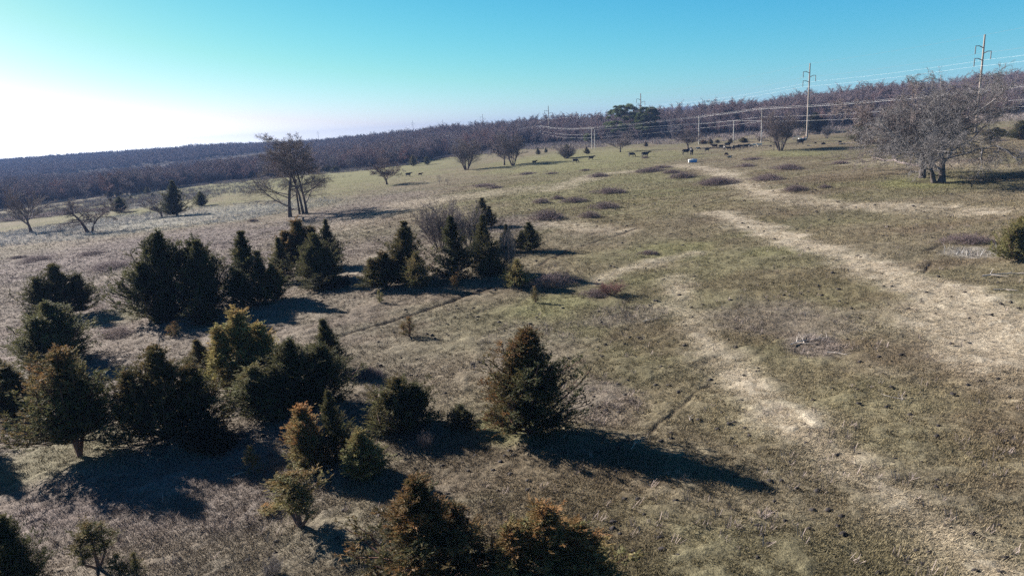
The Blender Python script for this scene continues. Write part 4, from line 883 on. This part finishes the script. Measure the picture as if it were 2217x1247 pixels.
def mat_pied():
    m, t, new, ln = new_mat('pied_hide'); p, o = principled(t, new, ln, .7, .3)
    tc = new('ShaderNodeTexCoord'); n = noise(new, ln, 1.5, 2, tc.outputs['Object'])
    f = ramp(new, ln, n.outputs[0], .50, .53); ln(mixc(new, ln, f, (.012, .01, .01), (.6, .55, .5)), p.inputs['Base Color']); return m
HIDE = {'black': M_black, 'brown': M_brown, 'white': M_white, 'pied': mat_pied()}
COW = {}
def cow(px, py, wpx, az, pose, hide, label, kid=False):
    k = (pose, hide)
    if k not in COW:
        me = cow_mesh(pose) if (pose, 'black') not in COW else COW[(pose, 'black')].copy()
        me.materials.clear(); me.materials.append(HIDE[hide]); COW[k] = me
    P = at(px, py); s = 1.12 * wpx * depth(P) / FPX / (2.5 * max(.42, abs(math.cos(math.radians(az))))) if wpx else 1.0
    o = link('calf' if kid else 'cow', COW[k], None, P - np.array([0, 0, .02]), math.radians(az), (s, s, s))
    tag(o, label, 'calf' if kid else 'cow', 'cattle on the pasture')
ROW = 'black cow shoulder to shoulder in the crowded row along the bare dirt strip'
for a in [
 (884, 383, 14, 5, 'walk', 'black', 'black cow walking right beside the lone round bare tree'), (910, 381, 10, 8, 'walk', 'brown', 'dark red-brown calf walking ahead of the black cow by the lone round tree', True),
 (1157, 355, 11, 4, 'stand', 'black', 'small black cow standing just right of two close bare trees'), (1245, 353, 14, -12, 'graze', 'black', 'black cow grazing below the bare bush with the evergreen'),
 (1280, 347, 14, 6, 'walk', 'black', 'black cow walking with raised head right of the grazing one by the bare bush'), (1367, 340, 15, -12, 'graze', 'black', 'black cow grazing with head down left of a larger standing cow'),
 (1397, 341, 19, 5, 'stand', 'black', 'large black cow standing with raised head behind a thorn tuft'), (1485, 335, 19, 4, 'stand', 'black', 'black cow standing broadside above the white and blue tub'),
 (1497, 336, 10, 80, 'stand', 'black', 'black cow seen from behind next to the broadside one above the tub'), (1511, 326, 11, 8, 'graze', 'pied', 'small black calf with white face by the pale pole', True),
 (1531, 329, 13, 5, 'stand', 'black', 'black young cow standing apart left of the crowded row'), (1547, 322, 15, 176, 'stand', 'brown', 'dark red-brown cow at the left end of the crowded row'),
 (1561, 322, 13, 5, 'graze', 'black', ROW), (1568, 326, 6, 85, 'stand', 'pied', 'small dark calf with white marks facing out of the crowded row', True), (1575, 319, 16, 3, 'stand', 'black', ROW),
 (1578, 326, 13, 178, 'stand', 'black', ROW), (1588, 325, 8, 60, 'graze', 'black', ROW), (1596, 323, 13, 8, 'graze', 'black', ROW), (1605, 321, 12, 175, 'stand', 'black', ROW),
 (1614, 322, 15, 6, 'stand', 'black', ROW), (1624, 320, 11, 4, 'graze', 'pied', 'black and white cow next to the white ones in the crowded row'), (1632, 319, 12, 10, 'stand', 'white', 'greyish white cow between the pied and the cream cow of the crowded row'),
 (1644, 319, 13, 178, 'stand', 'white', 'cream white cow at the right end of the crowded row, under the pole'), (1572, 338, 10, 30, 'graze', 'brown', 'dark brown calf standing just behind the lying calf below the row', True),
 (1579, 342, 11, 20, 'lie', 'pied', 'black and white calf lying on the grass below the crowded row', True), (1733, 314, 20, 4, 'stand', 'black', 'lone black cow beside the second tall pole, right of the vase-shaped tree')]:
    cow(*a)

# ------------------------------------------------------------------ power lines
def cyl(pts, rad, sides=8): return tubes(np.array(pts, float)[None], np.array(rad, float)[None], sides)
def rotz(v, a): c, s = math.cos(a), math.sin(a); return np.array([c * v[0] - s * v[1], s * v[0] + c * v[1], v[2]])
G_T = 'tall transmission poles with three steel arms'
ATT = {}
def tpole(key, P, H, az, label, flip=1):
    root = link('transmission_pole', None, None, P); tag(root, label, 'power pole', G_T)
    r0 = .30
    v, f = cyl([(0, 0, -.3), (0, 0, H * .5), (0, 0, H)], [r0, r0 * .82, r0 * .58], 10); link('pole', mesh('transmission_pole', v, [f], M_pole, None, True), root)
    v, f = cyl([(0, 0, H), (0, 0, H + .12)], [r0 * .62, .02], 10); link('cap', mesh('pole_cap', v, [f], M_steel), root)
    A = [P + np.array([0, 0, H])]
    for dz, s in ((-2.7, -1), (-3.9, 1), (-5.4, -1)):
        s *= flip; q = lambda x, z: rotz((s * x, 0, z), az)
        v, f = cyl([q(.1, H + dz - .1), q(1.3, H + dz + .35), q(2.3, H + dz + .35)], [.11, .09, .08], 6); arm = link('arm', mesh('steel_arm', v, [f], M_steel), root)
        zz = np.linspace(0, -1.7, 15); v, f = cyl([q(2.3, H + dz + .3 + z) for z in zz], [.13 if i % 2 else .07 for i in range(15)], 8); link('insulator', mesh('insulator', v, [f], M_insul, None, True), arm)
        A.append(P + q(2.3, H + dz + .3 - 1.7))
    ATT[key] = A
def W(x, y): return np.array([x, y, float(height(x, y))])
TP = [('a', at(2112, 288), 76, 'nearest and tallest transmission pole, rising behind the great spreading tree'), ('b', at(1747, 299), 138, 'transmission pole standing bare against the wooded hill, right of the vase-shaped tree'),
      ('c', at(1388, 303), 203, 'transmission pole rising through the pine'), ('d', at(1190, 307), 230, 'transmission pole left of the pine, above the dark cedars'), ('e', W(-18, 640), 248, 'transmission pole half sunk behind the wood, above the two close bare trees'),
      ('f', W(-70, 820), 260, 'small far transmission pole on the skyline, third beyond the pine'), ('g', W(-126, 985), 262, 'far transmission pole just clear of the skyline trees, left of the other skyline one'), ('h', W(-318, 1205), 284, 'farthest thin pole poking above the dark skyline trees')]
for i, (k, P, ty, lab) in enumerate(TP):
    a = TP[max(0, i - 1)][1]; b = TP[min(len(TP) - 1, i + 1)][1]; d = b - a
    tpole(k, P, tall(P, ty), math.atan2(d[1], d[0]) - math.pi / 2, lab)
def wire(name, pts, sag, rad, label, cat='power line', group=None, mat=M_wire):
    N = []
    for a, b in zip(pts[:-1], pts[1:]):
        t = np.linspace(0, 1, 17)[:, None]; q = a * (1 - t) + b * t; q[:, 2] -= (sag * (np.linalg.norm(b - a) / 150) ** 2 * 4 * t * (1 - t))[:, 0]
        N.append(q if not len(N) else q[1:])
    N = np.concatenate(N); v, f = tubes(N[None], np.full((1, len(N)), rad), 5)
    return tag(link(name, mesh(name, v, [f], mat)), label, cat, group)
off = np.array([-9., -100., 1.5])
lines = [[ATT['a'][j] + off] + [ATT[k][j] for k in 'abcdefgh'] for j in range(4)]
for j, lab in enumerate(('topmost thin wire strung between the tips of the tall transmission poles', 'conductor hung from the upper left arms of the transmission poles', 'conductor hung from the right-hand arms of the transmission poles', 'conductor hung from the lowest arms of the transmission poles')):
    wire('transmission_wire', lines[j], 2.6 if j else 2.0, (.010 if j else .009), lab, 'power line', 'wires of the transmission line', M_steel if j in (0, 1) else M_wire)
P = TP[1][1]; wire('guy_wire', [ATT['b'][0] - np.array([0, 0, .8]), at(1632, 298)], 0, .012, 'thin slanting guy wire from the top of the pole by the wooded hill', 'guy wire', None, M_steel)
for k, (px, by, ty) in enumerate(((512, 340, 309), (283, 372, 329))):
    P = W(*( (-400, 990) if k == 0 else (-520, 925))); H = tall(P, ty)
    root = link('far_pole', None, None, P); tag(root, ('thin pole far out in the left woods, just under the skyline near the four-trunk trees', 'thin leaning pole far out in the left woods, the leftmost of all poles')[k], 'power pole')
    v, f = cyl([(0, 0, -.3), (0, 0, H)], [.32, .22], 8); link('pole', mesh('far_pole', v, [f], M_pole), root)
    v, f = cyl([(-1.6, 0, H - 1.5), (1.6, 0, H - 1.5)], [.12, .12], 6); link('arm', mesh('far_arm', v, [f], M_steel), root)
# distribution line
DA = {}
def dpole(key, P, H, az, label, arm=True):
    root = link('distribution_pole', None, None, P); tag(root, label, 'power pole', 'short pale distribution poles')
    v, f = cyl([(0, 0, -.3), (0, 0, H * .5), (0, 0, H)], [.17, .15, .12], 8); link('pole', mesh('distribution_pole', v, [f], M_paleP, None, True), root)
    att = []
    if arm:
        q = lambda x, z, y=0: rotz((x, y, z), az)
        v, f = tubes(np.array([[q(-1.25, H - .45, .18), q(0, H - .45, .18), q(1.25, H - .45, .18)]]), np.full((1, 3), .075), 4); ca = link('crossarm', mesh('crossarm', v, [f], M_paleP), root)
        for x in (-1.15, 0.0, 1.15):
            z = H - .40 if x else H
            v, f = cyl([q(x, z, .18 if x else 0), q(x, z + .12, .18 if x else 0), q(x, z + .26, .18 if x else 0)], [.05, .085, .03], 8); link('insulator', mesh('pin_insulator', v, [f], M_insul), ca)
            att.append(P + q(x, z + .26, .18 if x else 0))
    else: att = [P + np.array([0, 0, H])] * 3
    att += [P + np.array([.13, 0, H - 2.6]), P + np.array([.14, 0, H - 4.0])]
    DA[key] = att
DP = [('1', at(1648, 309), 235, 'short pale pole beside the white cattle and the vase-shaped tree', True), ('2', at(1513, 313), 253, 'short pale pole with a crossarm behind the black calf, left of the herd', True),
      ('3', at(1282, 323), 277, 'front one of the twin short pale poles left of the pine', True), ('4', at(1171, 309), 273, 'short pale pole with cap beside the two upright little cedars', True), ('5', at(1288, 321), 281, 'rear one of the twin short pale poles left of the pine', False),
      ('6', at(1588, 306), 262, 'thin short pole with no crossarm, behind the middle of the herd', False)]
for k, P, ty, lab, arm in DP: dpole(k, P, tall(P, ty), math.radians(100) - math.pi / 2, lab, arm)
P0 = np.array([113., 112., 0]); P0[2] = float(height(113, 112)) + 11.5
d6 = W(-40, 480) + np.array([0, 0, 9.])
for j, lab in enumerate(('bright wire on the near end of the crossarms of the short poles', 'bright wire over the pole tips of the short pale poles', 'bright wire on the far end of the crossarms of the short poles', 'lower bright wire below the crossarms of the short poles', 'lowest bright wire strung along the short pale poles')):
    o0 = P0 + np.array([[-1.1, 0, -.3], [0, 0, 0], [1.1, 0, -.3], [0, 0, -2.8], [0, 0, -4.2]][j])
    wire('distribution_wire', [o0] + [DA[k][j] for k in '1234'] + [d6 + np.array([(j - 1) * .9, 0, -(j > 2) * 2.2])], 2.2, .011, lab, 'power line', 'wires of the distribution line')
wire('service_wire', [DA['1'][3] + np.array([0, 0, -1.2]), DA['6'][0], DA['5'][0]], 1.5, .016, 'faint wire running from the thin short pole to its neighbours', 'power line')

# ------------------------------------------------------------------ tub, stock tank, rail, logs, sticks, clods, far buildings
def rbox(L, Wd, H, z0, taper=1.0, n=20, ex=4):
    a = np.linspace(0, 2 * np.pi, n, endpoint=False); c, s = np.cos(a), np.sin(a)
    sx = np.sign(c) * np.abs(c) ** (2 / ex); sy = np.sign(s) * np.abs(s) ** (2 / ex); V = []; rows = [(z0, taper), (z0 + H * .5, (1 + taper) / 2), (z0 + H, 1.0)]
    for z, k in rows: V.append(np.stack([sx * L / 2 * k, sy * Wd / 2 * k, np.full(n, z)], -1))
    i = np.arange(2)[:, None] * n; j = np.arange(n)[None]; j1 = (j + 1) % n
    F = np.stack([i + j, i + j1, i + n + j1, i + n + j], -1).reshape(-1, 4); V = np.concatenate(V)
    return V, F
M_blue = mat_plain('blue_plastic', (.10, .28, .58), .4, .1, 3); M_tubw = mat_plain('white_plastic', (.80, .80, .78), .4, .06, 3); M_tank = mat_plain('galvanised_tank', (.42, .43, .44), .5, .15, 4)
def lidded(V, F, z, n=20):
    c = len(V); V = np.concatenate([V, [[0, 0, z]]]); top = np.arange(n) + c - n
    return V, [F, np.stack([top, np.roll(top, -1), np.full(n, c)], -1)]
P = at(1500, 352); root = link('feed_tub', None, None, P, math.radians(-12)); tag(root, 'white and blue oblong feed tub standing on the grass below the black cattle', 'feed tub')
v, f = rbox(2.0, 1.1, .62, 0, .9); link('body', mesh('tub_body', v, [f], M_blue, None, True), root)
v, f = rbox(.5, 1.14, .64, -.01, .92); v[:, 0] -= .78; link('end_panel', mesh('tub_end', v, lidded(v, f, .63)[1][:1], M_tubw, None, True), root)
v, f = rbox(2.1, 1.2, .10, .60, 1.0); v, fs = lidded(v, f, .74); link('lid', mesh('tub_lid', v, fs, M_tubw), root)
v, f = rbox(.9, .5, .06, .70, 1.0); v[:, 0] += .3; v, fs = lidded(v, f, .765); link('lid_panel', mesh('tub_panel', v, fs, M_blue), root)
P = at(1737, 305); root = link('stock_tank', None, None, P, .05); tag(root, 'pale grey metal stock tank behind the lone black cow', 'stock tank')
v, f = rbox(2.4, 1.3, .75, 0, .97, 24, 2.6); link('wall', mesh('tank_wall', v, [f], M_tank, None, True), root)
v, f = rbox(2.46, 1.36, .07, .72, 1.0, 24, 2.6); link('rim', mesh('tank_rim', v, [f], M_tubw), root)
P = at(1724, 304); root = link('gate_panel', None, None, P, .1); tag(root, 'short pale rail panel with posts left of the stock tank', 'gate')
for z in (.5, .9, 1.3):
    v, f = cyl([(-1, 0, z), (1, 0, z)], [.05, .05], 6); link('rail', mesh('rail', v, [f], M_tubw), root)
for x in (-1.0, 1.0):
    v, f = cyl([(x, .07, -.2), (x, .07, 1.6)], [.07, .06], 6); link('post', mesh('post', v, [f], M_steel), root)
def branch(px, py, Lm, label, az, mat=M_deadwood, r=.035, ns=4, seed=0, name='fallen_branch', cat='fallen branch'):
    g = np.random.default_rng(seed + int(px)); P = at(px, py); s = np.linspace(0, 1, 7)
    N = np.stack([(s - .5) * Lm, .12 * Lm * np.sin(s * 3 + seed), .05 + .10 * Lm * .4 * s * (1 - s)], -1)[None]; out_ = [tubes(N, (r * (1 - .7 * s))[None], 6)]
    for _ in range(ns):
        i = g.integers(1, 6); d = nrm(np.array([g.uniform(.3, 1), g.choice([-1, 1]) * g.uniform(.3, 1), g.uniform(.0, .5)])); l = Lm * g.uniform(.2, .45)
        out_.append(tubes((N[0, i] + d * l * np.linspace(0, 1, 4)[:, None] * np.array([1, 1, .6]))[None], (r * .5 * (1 - .7 * np.linspace(0, 1, 4)))[None], 4))
    v, f = merge(out_); tag(link(name, mesh(name, v, f, mat, None, True), None, P, az), label, cat, 'fallen branches on the grass')
for a in [(1762, 741, 2.6, 'tangle of bleached twigs on the open grass right of the straw curve', .2, M_deadwood, .03, 12), (1748, 735, 1.7, 'smaller bleached stick lying in the twig tangle', 1.0, M_deadwood, .02, 6), (1812, 768, .9, 'short curved bleached stick below the twig tangle', -.7), (2188, 598, 3.2, 'long pale fallen branch in front of the right edge cedar', -.15, M_deadwood, .05, 5),
          (2178, 630, 1.2, 'short pale branch below the long pale one near the right edge', -.5), (1408, 695, 1.1, 'small heap of grey twigs left of the straw curve', .4, M_deadwood, .02, 9), (1500, 905, .7, 'thin curved stick beside the thin cattle rut', 1.0, M_deadwood, .015, 2), (1930, 860, .8, 'single grey stick on the grass, lower right', 2.2, M_deadwood, .015, 2),
          (720, 1020, 1.0, 'pale curved stick in shade by the feathery young cedar', 2.0, M_deadwood, .02, 2), (530, 1027, .9, 'thin stick lying beside the tiny cedar sapling', .3, M_deadwood, .02, 1), (1960, 866, .5, 'short twig right of the single grey stick, lower right', .5, M_deadwood, .012, 3), (1390, 960, 1.4, 'thin bent twigs at the upper edge of the longest shadow', .8, M_deadwood, .012, 6),
          (1832, 312, 3.6, 'pale fallen log on the dirt strip left of the great spreading tree', .05, M_deadwood, .16, 2), (1753, 316, 1.4, 'pale short log in front of the lone black cow', .2, M_deadwood, .14, 1)]:
    branch(*a)
def lump(px, py, sz, label, c):
    g = np.random.default_rng(int(px)); u = np.linspace(0, np.pi, 9); q = np.linspace(0, 2 * np.pi, 14, endpoint=False)
    rr = 1 + .25 * g.normal(size=(9, 14)) * .5
    V = np.stack([np.sin(u)[:, None] * np.cos(q) * rr, np.sin(u)[:, None] * np.sin(q) * .7 * rr, np.cos(u)[:, None] * .55 * rr + .3], -1).reshape(-1, 3) * sz
    i = np.arange(8)[:, None] * 14; j = np.arange(14)[None]; j1 = (j + 1) % 14
    F = np.stack([i + j, i + 14 + j, i + 14 + j1, i + j1], -1).reshape(-1, 4)
    tag(link('tree_stump', mesh('stump', V, [F], c, None, True), None, at(px, py)), label, 'stump')
M_char = mat_plain('charred_wood', (.03, .025, .025), .9, .3, 5); M_rustw = mat_plain('red_brown_wood', (.30, .16, .11), .9, .25, 4)
lump(1782, 313, .55, 'dark stump on the dirt strip between the lone cow and the pale log', M_char); lump(1818, 309, .45, 'dark stump behind the pale fallen log', M_char); lump(1765, 311, .35, 'small dark stump right beside the lone black cow', M_char); lump(1742, 301, .75, 'reddish brown stump at the foot of the second tall pole', M_rustw); lump(1668, 318, .4, 'low dark stump right of the cream cow', M_char)
def clods():
    rng = np.random.default_rng(9); n = 900; r = np.exp(rng.uniform(math.log(16), math.log(120), n)); th = np.radians(90 + rng.uniform(-40, 26, n))
    x, y = r * np.cos(th), r * np.sin(th); c, st_, di, ef = soil(x, y); z = height(x, y)
    u = np.linspace(0, np.pi / 2, 4); q = np.linspace(0, 2 * np.pi, 7, endpoint=False)
    base = np.stack([np.sin(u)[:, None] * np.cos(q), np.sin(u)[:, None] * np.sin(q), np.cos(u)[:, None] * np.ones(7)], -1).reshape(-1, 3)
    s = rng.uniform(.05, .12, n) * (.8 + r / 90); V = base[None] * (1 + .3 * rng.normal(size=(n, 28, 1)) * .6) * np.stack([s, s * .8, s * .55], -1)[:, None]
    V = V + np.stack([x, y, z], -1)[:, None]
    i = np.arange(3)[:, None] * 7; j = np.arange(7)[None]; j1 = (j + 1) % 7
    F = np.stack([i + j, i + 7 + j, i + 7 + j1, i + j1], -1).reshape(-1, 4); F = (F[None] + (np.arange(n) * 28)[:, None, None]).reshape(-1, 4)
    tag(link('dung_clods', mesh('dung_clods', V.reshape(-1, 3), [F], M_char, None, True)), 'dark dung and earth clods strewn over the near pasture', 'clods', kind='stuff')
clods()
M_roof = mat_plain('pale_roof', (.75, .74, .72), .6, .05, 2); M_wallb = mat_plain('pale_siding', (.62, .60, .57), .8, .05, 2)
for px, py, L, lab in ((92, 354, 10, 'pale long-roofed farm building far off on the blue wooded hillside'), (62, 357, 6, 'smaller pale shed far off, left of the long-roofed building on the blue hillside')):
    P = at(px, py); P[2] += 5; h = 3.6
    root = link('farm_building', None, None, P - np.array([0, 0, 5]), .1); tag(root, lab, 'building')
    b = np.array([[-L / 2, -3, 0], [L / 2, -3, 0], [L / 2, 3, 0], [-L / 2, 3, 0], [-L / 2, -3, h], [L / 2, -3, h], [L / 2, 3, h], [-L / 2, 3, h]], float)
    link('wall', mesh('shed_wall', b, [np.array([[0, 1, 5, 4], [1, 2, 6, 5], [2, 3, 7, 6], [3, 0, 4, 7]])], M_wallb), root)
    rv = np.array([[-L / 2 - .5, -3.5, h], [L / 2 + .5, -3.5, h], [L / 2 + .5, 0, h + 1.6], [-L / 2 - .5, 0, h + 1.6], [L / 2 + .5, 3.5, h], [-L / 2 - .5, 3.5, h]], float)
    link('roof', mesh('shed_roof', rv, [np.array([[0, 1, 2, 3], [3, 2, 4, 5]]), np.array([[0, 3, 5], [1, 4, 2]])], M_roof), root)

# ------------------------------------------------------------------ air between here and the far hills
HAZE = 0.00023
if HAZE:
    m, t, new, ln = new_mat('haze'); o = new('ShaderNodeOutputMaterial'); v = new('ShaderNodeVolumePrincipled')
    v.inputs['Color'].default_value = (.29, .45, .86, 1); v.inputs['Density'].default_value = HAZE; v.inputs['Anisotropy'].default_value = -.15
    ln(v.outputs[0], o.inputs['Volume'])
    S = 3400.0; zb, zt = -60.0, 48.0
    b = np.array([[x, y, z] for z in (zb, zt) for x, y in ((-S, -S), (S, -S), (S, S), (-S, S))], float)
    me = mesh('haze', b, [np.array([[3, 2, 1, 0], [4, 5, 6, 7], [0, 1, 5, 4], [1, 2, 6, 5], [2, 3, 7, 6], [3, 0, 4, 7]])], m)
    tag(link('haze', me), kind='stuff')
